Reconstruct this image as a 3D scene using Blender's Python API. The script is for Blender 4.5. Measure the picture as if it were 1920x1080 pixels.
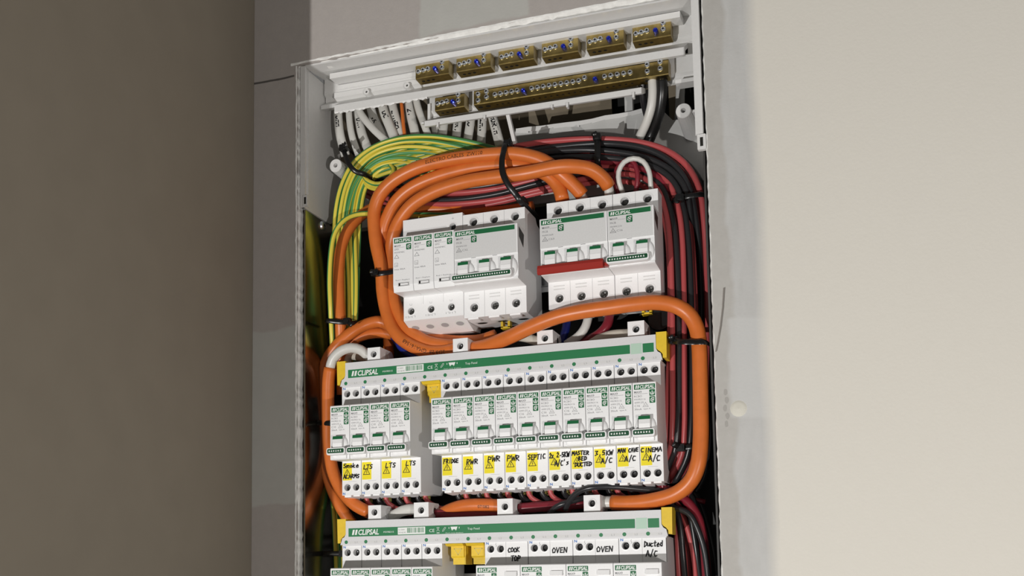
import bpy, math, random
from mathutils import Vector, Matrix
random.seed(7)
S = bpy.context.scene
for o in list(bpy.data.objects): bpy.data.objects.remove(o)
MM = 0.001
# ------------------------------------------------------------------ camera (millimetres, x right, y into the wall, z up)
CAM = Vector((322.264, -805.828, -100.516)); YAW, PIT, ROL = 0.353, 0.097, -0.014
FPX, CX, CY = 2018.878, 883.358, 893.235
Fw = Vector((-math.sin(YAW)*math.cos(PIT), math.cos(YAW)*math.cos(PIT), math.sin(PIT)))
Rt = Vector((math.cos(YAW), math.sin(YAW), 0)); Up = Rt.cross(Fw)
Rt, Up = Rt*math.cos(ROL)+Up*math.sin(ROL), -Rt*math.sin(ROL)+Up*math.cos(ROL)
cd = bpy.data.cameras.new('camera'); cam = bpy.data.objects.new('camera', cd); S.collection.objects.link(cam)
cam.matrix_world = Matrix(((Rt.x, Up.x, -Fw.x, CAM.x*MM), (Rt.y, Up.y, -Fw.y, CAM.y*MM), (Rt.z, Up.z, -Fw.z, CAM.z*MM), (0, 0, 0, 1)))
cd.sensor_width = 36; cd.lens = 36*FPX/1920; cd.shift_x = (960-CX)/1920; cd.shift_y = (CY-540)/1920
cd.clip_start = 0.01; cd.clip_end = 50
S.camera = cam
# ------------------------------------------------------------------ light
w = bpy.data.worlds.new('world'); S.world = w; w.use_nodes = True
w.node_tree.nodes['Background'].inputs[0].default_value = (0.95, 0.93, 0.9, 1)
w.node_tree.nodes['Background'].inputs[1].default_value = 0.13
def lamp(name, loc, power, radius, col):
    l = bpy.data.lights.new(name, 'POINT'); l.energy = power; l.shadow_soft_size = radius; l.color = col
    o = bpy.data.objects.new(name, l); o.location = Vector(loc)*MM; S.collection.objects.link(o); return o
lamp('work_lamp', (-300, -1500, -560), 62, 0.0045, (1, 0.985, 0.965))
lamp('right_lamp', (800, -1080, -420), 19.5, 0.012, (1, 0.95, 0.9))  # unseen second lamp low on the right, inferred from shadows and right-facing sides
S.view_settings.view_transform = 'Standard'; S.view_settings.look = 'None'
S.view_settings.gamma = 1; S.view_settings.use_curve_mapping = False; S.view_settings.exposure = 0.0
# ------------------------------------------------------------------ helpers
def at(u, v, y):
    d = Fw + Rt*((u-CX)/FPX) - Up*((v-CY)/FPX)
    return CAM + d*((y-CAM.y)/d.y)
def mat(name, col, rough=0.5, metal=0.0, spec=0.5, noise=None, bump=0.0, coat=0.0):
    m = bpy.data.materials.new(name); m.use_nodes = True; nt = m.node_tree; b = nt.nodes['Principled BSDF']
    b.inputs['Base Color'].default_value = (*col, 1); b.inputs['Roughness'].default_value = rough
    b.inputs['Metallic'].default_value = metal; b.inputs['Specular IOR Level'].default_value = spec
    if coat: b.inputs['Coat Weight'].default_value = coat
    if noise or bump:
        tc = nt.nodes.new('ShaderNodeTexCoord'); n = nt.nodes.new('ShaderNodeTexNoise')
        n.inputs['Scale'].default_value = noise[0] if noise else 300; n.inputs['Detail'].default_value = 5
        nt.links.new(tc.outputs['Object'], n.inputs['Vector'])
        if noise:
            r = nt.nodes.new('ShaderNodeValToRGB'); a = noise[1]
            r.color_ramp.elements[0].position = 0.3; r.color_ramp.elements[1].position = 0.7
            r.color_ramp.elements[0].color = (*[c*(1-a) for c in col], 1); r.color_ramp.elements[1].color = (*[min(1, c*(1+a)) for c in col], 1)
            nt.links.new(n.outputs['Fac'], r.inputs['Fac']); nt.links.new(r.outputs['Color'], b.inputs['Base Color'])
        if bump:
            bp = nt.nodes.new('ShaderNodeBump'); bp.inputs['Strength'].default_value = bump; bp.inputs['Distance'].default_value = 0.0004
            nt.links.new(n.outputs['Fac'], bp.inputs['Height']); nt.links.new(bp.outputs['Normal'], b.inputs['Normal'])
    return m
def srgb(*c): return tuple(((x/255)/12.92 if x/255 <= .04045 else ((x/255+.055)/1.055)**2.4) for x in c)
M = {
 'white': mat('white_plastic', (.89, .89, .89), .42, noise=(900, .02)),
 'grey_white': mat('pale_grey_plastic', (.69, .69, .685), .5, noise=(900, .03)),
 'rail_white': mat('carrier_white_plastic', (.76, .755, .74), .38, noise=(400, .02)),
 'chassis': mat('chassis_white', (.72, .72, .73), .4, noise=(1500, .03)),
 'green': mat('logo_green', (.008, .135, .045), .45),
 'strip_green': mat('strip_green', (.022, .20, .075), .4),
 'dark_green': mat('marker_green', (.004, .07, .025), .4),
 'white_print': mat('white_print', (.85, .88, .85), .5),
 'grey_print': mat('grey_print', (.22, .22, .23), .6),
 'faint_print': mat('faint_print', (.42, .42, .43), .6),
 'blue_print': mat('blue_print', (.03, .16, .5), .6),
 'ink': mat('marker_ink', (.006, .006, .007), .5),
 'cable_ink': mat('cable_ink', (.05, .018, .006), .6),
 'yellow_sticker': mat('yellow_sticker', (.86, .72, .01), .5),
 'yellow': mat('yellow_plastic', (.80, .55, .03), .45, noise=(300, .06)),
 'pale_yellow': mat('pale_yellow_plastic', (.62, .52, .16), .5),
 'red': mat('red_plastic', (.36, .028, .02), .4),
 'steel': mat('screw_steel', (.22, .22, .215), .3, 1),
 'dark_steel': mat('terminal_steel', (.06, .06, .064), .3, 1),
 'bright_steel': mat('zinc_screw', (.86, .90, .95), .33, 1),
 'blue_steel': mat('blue_screw', (.03, .05, .55), .22, .85),
 'brass': mat('brass', (.36, .27, .10), .30, 1, noise=(160, .28)),
 'hole': mat('hole_black', (.01, .009, .006), .6),
 'orange': mat('orange_sheath', (.66, .165, .03), .36, spec=.45, noise=(120, .06)),
 'red_wire': mat('red_insulation', (.46, .078, .08), .36),
 'dark_red_wire': mat('dark_red_insulation', (.22, .018, .03), .28),
 'black_wire': mat('black_insulation', (.022, .022, .024), .30),
 'white_wire': mat('white_insulation', (.66, .65, .61), .36),
 'cream_wire': mat('cream_insulation', (.60, .56, .48), .4),
 'blue_wire': mat('blue_insulation', (.01, .02, .2), .35),
 'copper': mat('copper', (.7, .33, .17), .3, 1),
 'tie': mat('tie_black', (.008, .008, .008), .3),
 'side_metal': mat('side_panel_dark_metal', (.46, .45, .40), .2, 1, noise=(40, .12)),
 'back_dark': mat('back_plate_dark', (.012, .012, .012), .5),
 'tub': mat('tub_plastic', (.55, .55, .535), .45, noise=(60, .05)),
 'timber': mat('cavity_board', (.20, .165, .115), .8, noise=(50, .1)),
 'zinc': mat('din_rail_zinc', (.55, .56, .57), .3, 1),
 'plaster_edge': mat('plaster_edge', (.90, .89, .86), .8, noise=(150, .12), bump=.6),
 'gap': mat('gap_black', (.006, .006, .005), .8),
 'grey_plastic': mat('grey_plastic', (.05, .048, .045), .5),
}
def striped():
    m = bpy.data.materials.new('earth_green_yellow'); m.use_nodes = True; nt = m.node_tree; b = nt.nodes['Principled BSDF']
    b.inputs['Roughness'].default_value = .36
    uv = nt.nodes.new('ShaderNodeUVMap'); sp = nt.nodes.new('ShaderNodeSeparateXYZ'); nt.links.new(uv.outputs[0], sp.inputs[0])
    ma = nt.nodes.new('ShaderNodeMath'); ma.operation = 'MULTIPLY_ADD'; ma.inputs[1].default_value = 2.0; nt.links.new(sp.outputs[0], ma.inputs[0])
    mb = nt.nodes.new('ShaderNodeMath'); mb.operation = 'MULTIPLY'; mb.inputs[1].default_value = 2.3; nt.links.new(sp.outputs[1], mb.inputs[0]); nt.links.new(mb.outputs[0], ma.inputs[2])
    fr = nt.nodes.new('ShaderNodeMath'); fr.operation = 'FRACT'; nt.links.new(ma.outputs[0], fr.inputs[0])
    r = nt.nodes.new('ShaderNodeValToRGB'); r.color_ramp.interpolation = 'CONSTANT'
    r.color_ramp.elements[0].color = (.74, .61, .07, 1); r.color_ramp.elements[1].position = .5; r.color_ramp.elements[1].color = (.075, .28, .085, 1)
    nt.links.new(fr.outputs[0], r.inputs[0]); nt.links.new(r.outputs[0], b.inputs['Base Color']); return m
M['earth'] = striped()

def link(o): S.collection.objects.link(o); return o
def tag(o, label=None, cat=None, group=None, kind=None):
    if label: o['label'] = label
    if cat: o['category'] = cat
    if group: o['group'] = group
    if kind: o['kind'] = kind
    return o
def empty(name, loc, label=None, cat=None, group=None):
    o = bpy.data.objects.new(name, None); o.empty_display_size = .01; o.location = Vector(loc)*MM; link(o)
    return tag(o, label, cat, group)
def copy_tree(o, parent=None):
    c = o.copy(); link(c)
    if parent: c.parent = parent
    for ch in list(o.children): copy_tree(ch, c)
    return c
class MB:
    def __init__(s): s.v = []; s.f = []; s.uv = None; s.smooth = False
    def add(s, vs, fs):
        n = len(s.v); s.v += [tuple(p) for p in vs]; s.f += [tuple(i+n for i in f) for f in fs]; return s
    def box(s, x0, x1, y0, y1, z0, z1):
        return s.add([(x0,y0,z0),(x1,y0,z0),(x1,y1,z0),(x0,y1,z0),(x0,y0,z1),(x1,y0,z1),(x1,y1,z1),(x0,y1,z1)],
                     [(0,3,2,1),(4,5,6,7),(0,1,5,4),(1,2,6,5),(2,3,7,6),(3,0,4,7)])
    def prism(s, prof, x0, x1, skip=()):
        n = len(prof); vs = [(x0, y, z) for y, z in prof]+[(x1, y, z) for y, z in prof]
        fs = [(i, (i+1) % n, (i+1) % n+n, i+n) for i in range(n) if i not in skip]
        return s.add(vs, fs+[tuple(range(n))[::-1], tuple(range(n, 2*n))])
    def slab(s, poly, y0, y1):
        n = len(poly); vs = [(x, y0, z) for x, z in poly]+[(x, y1, z) for x, z in poly]
        return s.add(vs, [(i, (i+1) % n, (i+1) % n+n, i+n) for i in range(n)]+[tuple(range(n)), tuple(range(n, 2*n))[::-1]])
    def lathe(s, prof, cx, cz, seg=14, cap=True):
        n = len(s.v); k = len(prof); vs = []; fs = []
        for i in range(seg):
            a = 2*math.pi*i/seg
            vs += [(cx+r*math.cos(a), y, cz+r*math.sin(a)) for r, y in prof]
        for i in range(seg):
            j = (i+1) % seg
            fs += [(i*k+q, i*k+q+1, j*k+q+1, j*k+q) for q in range(k-1)]
        if cap: fs += [tuple(i*k+k-1 for i in range(seg)), tuple(i*k for i in range(seg))[::-1]]
        return s.add(vs, fs)
    def holes(s, x0, x1, z0, z1, hs, y, depth, seg=16):
        hs = sorted(hs); cuts = [x0]+[(a[0]+b[0])/2 for a, b in zip(hs, hs[1:])]+[x1]
        for i, (cx, cz, r) in enumerate(hs):
            a0, a1 = cuts[i], cuts[i+1]
            cor = [math.atan2(zz-cz, xx-cx) for xx in (a0, a1) for zz in (z0, z1)]
            an = sorted([2*math.pi*k/seg-math.pi+.01 for k in range(seg)]+cor); n = len(an); vs = []
            for a in an:
                c, q = math.cos(a), math.sin(a)
                t = min(((a1-cx)/c if c > 1e-9 else (a0-cx)/c if c < -1e-9 else 1e9), ((z1-cz)/q if q > 1e-9 else (z0-cz)/q if q < -1e-9 else 1e9))
                vs += [(cx+c*t, y, cz+q*t), (cx+c*r, y, cz+q*r), (cx+c*r, y+depth, cz+q*r)]
            fs = []
            for k in range(n):
                j = (k+1) % n
                fs += [(3*k, 3*j, 3*j+1, 3*k+1), (3*k+1, 3*j+1, 3*j+2, 3*k+2)]
            fs.append(tuple(3*k+2 for k in range(n)))
            s.add(vs, fs)
        return s
    def ring(s, cx, cz, r0, r1, y, h, seg=18): return s.lathe([(r0, y), (r0, y-h), (r1, y-h*.6), (r1, y)], cx, cz, seg, False)
    def text(s, txt, x, z, y, size, width=None, shear=0.0, bold=0.0, rot180=False, align='l'):
        vs, fs = font(txt, shear, bold)
        if not vs: return s
        x0 = min(p[0] for p in vs); x1 = max(p[0] for p in vs); sx = size if width is None else width/(x1-x0)
        off = 0 if align == 'l' else -(x1-x0)*sx/2
        sg = -1 if rot180 else 1
        return s.add([(x+sg*(off+(p[0]-x0)*sx), y, z+sg*p[1]*size) for p in vs], fs)
    def stroke(s, pts, wd, y, seg=5):
        for (ax, az), (bx, bz) in zip(pts, pts[1:]):
            d = math.atan2(bz-az, bx-ax); h = wd/2; n = len(s.v)
            vs = [(ax+h*math.cos(d+math.pi/2+math.pi*k/seg), y, az+h*math.sin(d+math.pi/2+math.pi*k/seg)) for k in range(seg+1)]
            vs += [(bx+h*math.cos(d-math.pi/2+math.pi*k/seg), y, bz+h*math.sin(d-math.pi/2+math.pi*k/seg)) for k in range(seg+1)]
            s.add(vs, [tuple(range(len(vs)))])
        return s
    def tf(s, fn): s.v = [tuple(fn(Vector(p))) for p in s.v]; return s
    def build(s, name, m, parent=None, loc=None, smooth=False):
        me = bpy.data.meshes.new(name); L = Vector(loc) if loc is not None else Vector((0, 0, 0))
        me.from_pydata([((Vector(p)-L)*MM)[:] for p in s.v], [], s.f)
        if s.uv:
            ul = me.uv_layers.new(name='UVMap')
            for lp in me.loops: ul.data[lp.index].uv = s.uv[lp.vertex_index]
        me.materials.append(M[m] if isinstance(m, str) else m)
        if smooth or s.smooth:
            for p in me.polygons: p.use_smooth = True
        o = bpy.data.objects.new(name, me); o.location = L*MM; link(o)
        if parent: o.parent = parent
        return o
_f = {}
def font(txt, shear=0.0, bold=0.0):
    k = (txt, shear, bold)
    if k not in _f:
        c = bpy.data.curves.new('t', 'FONT'); c.body = txt; c.resolution_u = 2; c.shear = shear; c.offset = bold
        o = bpy.data.objects.new('t', c); link(o); bpy.context.view_layer.update()
        me = o.to_mesh(); _f[k] = ([(v.co.x, v.co.y) for v in me.vertices], [tuple(p.vertices) for p in me.polygons]); o.to_mesh_clear()
        bpy.data.objects.remove(o); bpy.data.curves.remove(c)
    return _f[k]
# hand lettering: each glyph a few pen strokes in a 1 x 1 box
H = {
 'A': [[(0,0),(.45,1),(.9,0)],[(.1,.38),(.8,.42)]], 'B': [[(.1,0),(.15,1),(.7,.85),(.2,.52),(.8,.3),(.1,0)]], 'C': [[(.85,.9),(.35,.95),(.05,.5),(.3,.05),(.85,.1)]],
 'D': [[(.1,0),(.15,1),(.8,.75),(.8,.3),(.1,0)]], 'E': [[(.8,.95),(.15,.95),(.1,.05),(.8,.05)],[(.12,.5),(.7,.52)]], 'F': [[(.85,.95),(.2,.9),(.1,-.1)],[(.15,.5),(.7,.55)]],
 'G': [[(.85,.85),(.35,.95),(.05,.45),(.4,.03),(.85,.15),(.85,.45),(.5,.45)]], 'I': [[(.5,1),(.45,0)]], 'K': [[(.1,1),(.1,0)],[(.8,1),(.12,.48),(.85,0)]], 'L': [[(.2,1),(.05,.08),(.8,.05)]],
 'M': [[(0,0),(.15,.95),(.45,.4),(.8,1),(.95,0)]], 'N': [[(.05,0),(.1,1),(.8,.05),(.88,1)]], 'O': [[(.4,.98),(.05,.6),(.2,.05),(.75,.08),(.9,.6),(.4,.98)]], 'P': [[(.1,-.05),(.15,1),(.8,.85),(.75,.5),(.15,.42)]],
 'R': [[(.1,0),(.15,1),(.75,.85),(.7,.55),(.15,.48),(.85,0)]], 'S': [[(.85,.9),(.35,.95),(.15,.65),(.75,.4),(.6,.05),(.05,.1)]], 'T': [[(0,.95),(.95,1)],[(.5,.97),(.42,0)]], 'U': [[(.05,1),(.1,.15),(.5,0),(.85,.2),(.9,1)]],
 'V': [[(.05,1),(.45,0),(.9,1)]], 'W': [[(0,1),(.2,0),(.48,.7),(.72,0),(1,1)]], 'X': [[(.1,1),(.85,0)],[(.85,1),(.1,0)]], '2': [[(.1,.8),(.45,1),(.75,.7),(.1,.05),(.85,.05)]], '3': [[(.1,.95),(.8,.95),(.4,.55),(.8,.3),(.1,.05)]],
 '5': [[(.8,.95),(.2,.95),(.15,.55),(.7,.5),(.65,.1),(.1,.05)]], '6': [[(.7,1),(.15,.4),(.4,0),(.8,.25),(.2,.4)]], '/': [[(.75,1.15),(.2,-.15)]], "'": [[(.4,1.1),(.35,.85)]], '.': [[(.4,.08),(.5,.05)]], '-': [[(.2,.4),(.75,.42)]],
 'm': [[(0,0),(.05,.6),(.4,.6),(.42,.1),(.5,.6),(.9,.6),(.95,0)]], 'o': [[(.4,.62),(.1,.35),(.4,0),(.8,.3),(.4,.62)]], 'k': [[(.1,1),(.1,0)],[(.7,.6),(.12,.3),(.8,0)]], 'e': [[(.1,.3),(.8,.4),(.5,.65),(.1,.35),(.3,0),(.85,.1)]],
 's': [[(.75,.6),(.2,.55),(.7,.25),(.1,.02)]], 'x': [[(.1,.6),(.7,0)],[(.7,.6),(.1,0)]], 'u': [[(.05,.6),(.1,.05),(.65,.1),(.75,.6),(.85,0)]], 'c': [[(.8,.55),(.3,.6),(.1,.25),(.4,0),(.85,.1)]], 't': [[(.4,1),(.35,.05),(.75,.05)],[(.05,.65),(.8,.7)]],
 'd': [[(.75,1),(.75,0)],[(.75,.5),(.3,.6),(.1,.25),(.4,0),(.75,.2)]], 'h': [[(.1,1),(.08,0)],[(.1,.4),(.5,.6),(.75,.4),(.8,0)]], ' ': [],
}
def hand(mb, txt, x, z, cw, ch, y, wd=.62, slope=0.0, rnd=None):
    rnd = rnd or random.Random(txt)
    for i, c in enumerate(txt):
        jx, jz = rnd.uniform(-.06, .06)*cw, rnd.uniform(-.07, .07)*ch
        for k, st in enumerate(H.get(c, [])):
            mb.stroke([(x+i*cw+(px*.92+.12*pz)*cw+jx, z+slope*i*cw+pz*ch+jz) for px, pz in st], wd, y-.004*i-.002*k)
    return mb
def rrect(x0, x1, z0, z1, r, n=4):
    P = []
    for cx, cz, a in ((x1-r, z1-r, 0), (x0+r, z1-r, 90), (x0+r, z0+r, 180), (x1-r, z0+r, 270)):
        P += [(cx+r*math.cos(math.radians(a+90*k/n)), cz+r*math.sin(math.radians(a+90*k/n))) for k in range(n+1)]
    return P
# ------------------------------------------------------------------ cables
def smooth_path(pts, step=3.0, closed=False):
    P = [Vector(p) for p in pts]; out = []; n = len(P)
    g = (lambda i: P[i % n]) if closed else (lambda i: P[i] if 0 <= i < n else (P[0]*2-P[1] if i < 0 else P[-1]*2-P[-2]))
    for i in range(n if closed else n-1):
        a, b, c, d = g(i-1), g(i), g(i+1), g(i+2)
        k = max(2, int((c-b).length/step))
        for j in range(k):
            t = j/k
            out.append(.5*((2*b)+(c-a)*t+(2*a-5*b+4*c-d)*t*t+(3*b-a-3*c+d)*t**3))
    if not closed: out.append(P[-1])
    return out
def frames(path, closed=False, ref=None):
    n = len(path); T = []
    for i in range(n):
        a = path[(i-1) % n] if closed or i > 0 else path[i]; b = path[(i+1) % n] if closed or i < n-1 else path[i]
        T.append((b-a).normalized())
    Ns = []; nn = (ref or Vector((0, -1, 0)))
    for t in T:
        r = nn if ref is None or not Ns else nn
        q = r-t*r.dot(t)
        if q.length < 1e-4: q = Vector((1, 0, 0))-t*t.x
        q.normalize(); Ns.append(q); nn = q
    return T, Ns
def tube(path, r, seg=10, flat=1.0, closed=False, twist=0.0):
    """r = radius seen from the front, flat = depth radius / r"""
    mb = MB(); T, Ns = frames(path, closed); n = len(path); uv = []; L = 0; vs = []
    for i, p in enumerate(path):
        if i: L += (p-path[i-1]).length
        B = T[i].cross(Ns[i])
        for k in range(seg+1):
            a = 2*math.pi*k/seg
            vs.append(p+B*(r*math.cos(a))+Ns[i]*(r*flat*math.sin(a))); uv.append((k/seg+twist, L*MM))
    w = seg+1; fs = []
    for i in range(n if closed else n-1):
        j = (i+1) % n
        fs += [(i*w+k, i*w+k+1, j*w+k+1, j*w+k) for k in range(seg)]
    if not closed: fs += [tuple(range(seg))[::-1], tuple((n-1)*w+k for k in range(seg))]
    mb.add(vs, fs); mb.uv = uv; mb.smooth = True
    return mb
def cable(name, label, cat, pts, r, m, group=None, seg=10, flat=1.0, px=True, twist=0.0, step=3.0):
    P = [at(*p) for p in pts] if px else pts
    path = smooth_path(P, step)
    o = tube(path, r, seg, flat, twist=twist).build(name, m, loc=path[0]); tag(o, label, cat, group)
    return o, path
def wrap_text(parent, path, r, txt, s0, size, m, name='printed_text', shift=0.0, flip=False, fn=None, flat=1.0, ang=None):
    """print along a cable: glyph x runs along the path, glyph y around the sheath on the camera side"""
    T, Ns = frames(path); L = [0]
    for a, b in zip(path, path[1:]): L.append(L[-1]+(b-a).length)
    mb = fn() if fn else MB().text(txt, 0, 0, 0, size)
    def f(p):
        s = s0+(-p.x if flip else p.x); i = max(0, min(len(L)-2, next((k for k in range(len(L)-1) if L[k+1] >= s), len(L)-2)))
        t = (s-L[i])/max(1e-6, L[i+1]-L[i]); q = path[i].lerp(path[i+1], t); tt = T[i]
        c = (CAM-q); c = (c-tt*c.dot(tt)).normalized(); b = c.cross(tt)
        if b.z*(1 if tt.x >= 0 else -1) < 0 and ang is None: b = b
        a = (shift+p.z)/r*(-1 if flip else 1); rr = r+.09
        return q+c*(rr*math.cos(a)*(flat if flat < 1 else 1))+b*(rr*math.sin(a))
    mb.tf(f)
    o = mb.build(name, m, loc=path[0]); o.location = (0, 0, 0); o.parent = parent
    return o
# ------------------------------------------------------------------ the wall round the opening
YW = -10.0; XL, XR, ZT, ZB = -127.0, 221.5, 350.0, -420.0
def wall_material():
    m = bpy.data.materials.new('plasterboard_and_paint'); m.use_nodes = True; nt = m.node_tree; b = nt.nodes['Principled BSDF']; b.inputs['Roughness'].default_value = .85
    N = nt.nodes.new; Lk = nt.links.new
    tc = N('ShaderNodeTexCoord'); sx = N('ShaderNodeSeparateXYZ'); Lk(tc.outputs['Object'], sx.inputs[0])
    def noise(scale, detail=4, stretch=None):
        n = N('ShaderNodeTexNoise'); n.inputs['Scale'].default_value = scale; n.inputs['Detail'].default_value = detail
        if stretch:
            mp = N('ShaderNodeMapping'); mp.inputs['Scale'].default_value = stretch; Lk(tc.outputs['Object'], mp.inputs[0]); Lk(mp.outputs[0], n.inputs['Vector'])
        else: Lk(tc.outputs['Object'], n.inputs['Vector'])
        return n.outputs['Fac']
    def math_(op, a, c, clamp=False):
        n = N('ShaderNodeMath'); n.operation = op; n.use_clamp = clamp
        for i, q in enumerate((a, c)):
            if isinstance(q, (int, float)): n.inputs[i].default_value = q
            else: Lk(q, n.inputs[i])
        return n.outputs[0]
    def mix(f, c1, c2):
        n = N('ShaderNodeMix'); n.data_type = 'RGBA'
        if isinstance(f, float): n.inputs[0].default_value = f
        else: Lk(f, n.inputs[0])
        for i, q in ((6, c1), (7, c2)):
            if isinstance(q, tuple): n.inputs[i].default_value = (*q, 1)
            else: Lk(q, n.inputs[i])
        return n.outputs[2]
    x, z = sx.outputs[0], sx.outputs[2]
    wob = math_('MULTIPLY', math_('SUBTRACT', noise(22), .5), .016); xw = math_('ADD', x, wob); zw = math_('ADD', z, wob)
    def step(v, e, wdt): return math_('DIVIDE', math_('SUBTRACT', v, e), wdt, True)
    def box(x0, x1, z0, z1, wd=.0015):
        a = math_('MULTIPLY', step(xw, x0, wd), math_('SUBTRACT', 1, step(xw, x1, wd), True))
        return math_('MULTIPLY', a, math_('MULTIPLY', step(zw, z0, wd), math_('SUBTRACT', 1, step(zw, z1, wd), True)))
    speck = noise(1100, 2); grain = noise(160, 6)
    paper = mix(grain, (.445, .41, .385), (.51, .47, .44)); paper = mix(math_('MULTIPLY', speck, .35), paper, (.30, .28, .265))
    comp = mix(noise(70, 6), (.47, .465, .435), (.53, .525, .49))
    streak = noise(18, 6, (7, 1, 2.5)); band = mix(streak, (.50, .50, .485), (.63, .63, .62))
    paint = mix(grain, (.735, .705, .635), (.755, .725, .655))
    col = mix(box(-.011, .083, .352, .6, .003), paper, comp)                                   # set patch above the board
    col = mix(box(-.30, -.120, -.035, .118, .002), col, comp)                                 # feathered patch on the left strip
    right = step(x, .2205, .0005); col = mix(right, col, mix(grain, (.45, .435, .405), (.53, .515, .485)))
    col = mix(math_('MULTIPLY', step(xw, .2335, .003), .8), col, band)
    col = mix(math_('MULTIPLY', box(.229, .262, .012, .086, .003), .8), col, (.60, .60, .585))   # wiped filler patch
    pt = step(math_('ADD', x, math_('MULTIPLY', math_('SUBTRACT', noise(9), .5), .01)), .2525, .010); col = mix(pt, col, paint)
    # dark joint between boards left of the opening
    jz = math_('ABSOLUTE', math_('SUBTRACT', z, math_('ADD', .3415, math_('MULTIPLY', math_('SUBTRACT', noise(40), .5), .002))), 0)
    jm = math_('MULTIPLY', math_('SUBTRACT', 1, step(jz, .0006, .0006), True), math_('SUBTRACT', 1, step(x, -.131, .001), True)); col = mix(math_('MULTIPLY', jm, .85), col, (.05, .045, .04))
    Lk(col, b.inputs['Base Color'])
    bp = N('ShaderNodeBump'); bp.inputs['Strength'].default_value = .35; bp.inputs['Distance'].default_value = .0004; Lk(noise(420, 5), bp.inputs['Height']); Lk(bp.outputs[0], b.inputs['Normal'])
    return m
WM = wall_material()
mb = MB()
Y2 = YW+13
mb.box(-171, XL, YW, Y2, -700, 900); mb.box(XR, 1500, YW, Y2, -700, 900); mb.box(XL, XR, YW, Y2, ZT, 900); mb.box(XL, XR, YW, Y2, -700, ZB)
wall = tag(mb.build('wall_back', WM), 'plasterboard wall with raw and painted bands around the opening', None, None, 'structure')
side = tag(MB().box(-190, -171.2, -467, Y2, -700, 900).build('wall_left', mat('side_wall_paint', (.285, .25, .198), .8, noise=(30, .03), bump=.05)), 'brown grey painted side wall left of the board', None, None, 'structure')
# torn paper flap on the right band
fl = MB(); pts = [(1356, 540), (1354, 575), (1350, 610), (1345, 640), (1341, 660)]
for (a, b), (c, d) in zip(pts, pts[1:]):
    p, q = at(a, b, YW-.2), at(c, d, YW-.2); fl.add([p, p+Vector((1.0, -1.6, 0)), q+Vector((.9, -1.6, 0)), q, p+Vector((.3, 0, 0)), q+Vector((.3, 0, 0))], [(0, 1, 2, 3), (1, 4, 5, 2)])
fl.build('paper_tear', mat('torn_paper', (.36, .33, .30), .9), wall)
dab = MB().lathe([(0.1, YW-1.0), (3.5, YW-.9), (5.4, YW-.5), (6, YW)], *[at(1385, 766, YW)[i] for i in (0, 2)], 20).build('filler_dab', mat('filler', (.68, .66, .58), .7), wall, smooth=True)
pit = MB(); rnd = random.Random(3)
for k in range(5):
    p = at(1361+rnd.uniform(-2, 3), 735+k*15, YW); pit.slab([(p.x+(1+.5*rnd.random())*math.cos(a)*1.1, p.z+2.2*(1+.3*rnd.random())*math.sin(a)) for a in [i*.7 for i in range(9)]], YW-.12, YW)
pit.build('torn_pits', mat('pit_dark', (.40, .385, .36), .9), wall); pit = None
# ragged plaster edge round the opening
def ragged(name, p0, p1, width, out, n=70, seed=1):
    rnd = random.Random(seed); mb = MB(); a, b = Vector(p0), Vector(p1); d = (b-a)/n; side_ = Vector(out); vs = []
    for i in range(n+1):
        p = a+d*i; w0 = rnd.uniform(-.5, .4); w1 = width*rnd.uniform(.75, 1.25); h = rnd.uniform(.5, 1.1)
        vs += [p+side_*(w0*.6)+Vector((0, .3, 0)), p+side_*(w0*.6+.4)+Vector((0, -h*.6, 0)), p+side_*(w1*.45)+Vector((0, -h*rnd.uniform(.2, .6), 0)), p+side_*w1+Vector((0, 2.2, 0)), p+side_*(w1+.1)+Vector((0, 12, 0))]
    mb.add(vs, [(5*i+k, 5*i+k+1, 5*i+k+6, 5*i+k+5) for i in range(n) for k in range(4)])
    return mb.build(name, 'plaster_edge')
tag(ragged('trim_1', (-129.2, YW, 350), (-129.2, YW, -220), 3.3, (1, 0, 0), 160, 4), 'ragged white plaster edge left of the opening', None, None, 'structure')
tag(ragged('trim_2', (-134, YW, 353.5), (222, YW, 350.5), 4.0, (0, 0, -1), 90, 5), 'ragged white plaster edge above the opening', None, None, 'structure')
tag(ragged('trim_3', (222.3, YW, 352), (221.8, YW, -220), 1.4, (-1, 0, 0), 150, 6), 'thin ragged plaster edge right of the opening', None, None, 'structure')

# ------------------------------------------------------------------ the enclosure
EX0, EX1, YB = -121.5, 219.0, 76.0
enc = empty('switchboard_enclosure', (45, 0, -400), 'recessed white and dark metal switchboard enclosure set into the plasterboard wall', 'enclosure')
def part(mb, name, m, parent=enc, smooth=False):
    o = mb.build(name, m, None, None, smooth); o.parent = parent; o.matrix_parent_inverse = Matrix.Translation(-parent.location); return o
# left: white insert above, dark glossy metal below
mb = MB(); mb.slab([(0, 0)]*3, 0, 0) if 0 else None
prof = [(-9, 349), (-9, 222), (-1, 222), (40, 222.5), (60, 236), (60, 349)]
mb.prism(prof, EX0-2.5, EX0)
mb.box(EX0-3.5, EX0+1.2, -9.5, -7, 222, 349); mb.box(EX0-2, EX0+1.8, -4, -2.4, 224, 346)
part(mb, 'side_panel', 'rail_white')
mb = MB(); p = at(573.5, 377, -9)
mb.box(p.x-2.2, p.x+2.2, -10.4, -9, p.z-5, p.z+5); part(mb, 'latch_socket', 'rail_white')
part(MB().box(p.x-.9, p.x+.9, -10.6, -10.3, p.z-3, p.z+3), 'latch_slot', 'hole')
part(MB().box(EX0-1.6, EX0, -6, YB, -420, 221), 'side_plate', 'side_metal')
part(MB().box(XL+.5, EX0-2, -2, YB, -420, 222), 'gap_shade', 'gap')  # black strip standing in for the shade deep in the left gap
q = at(597, 424, 24); mb = MB()
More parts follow.
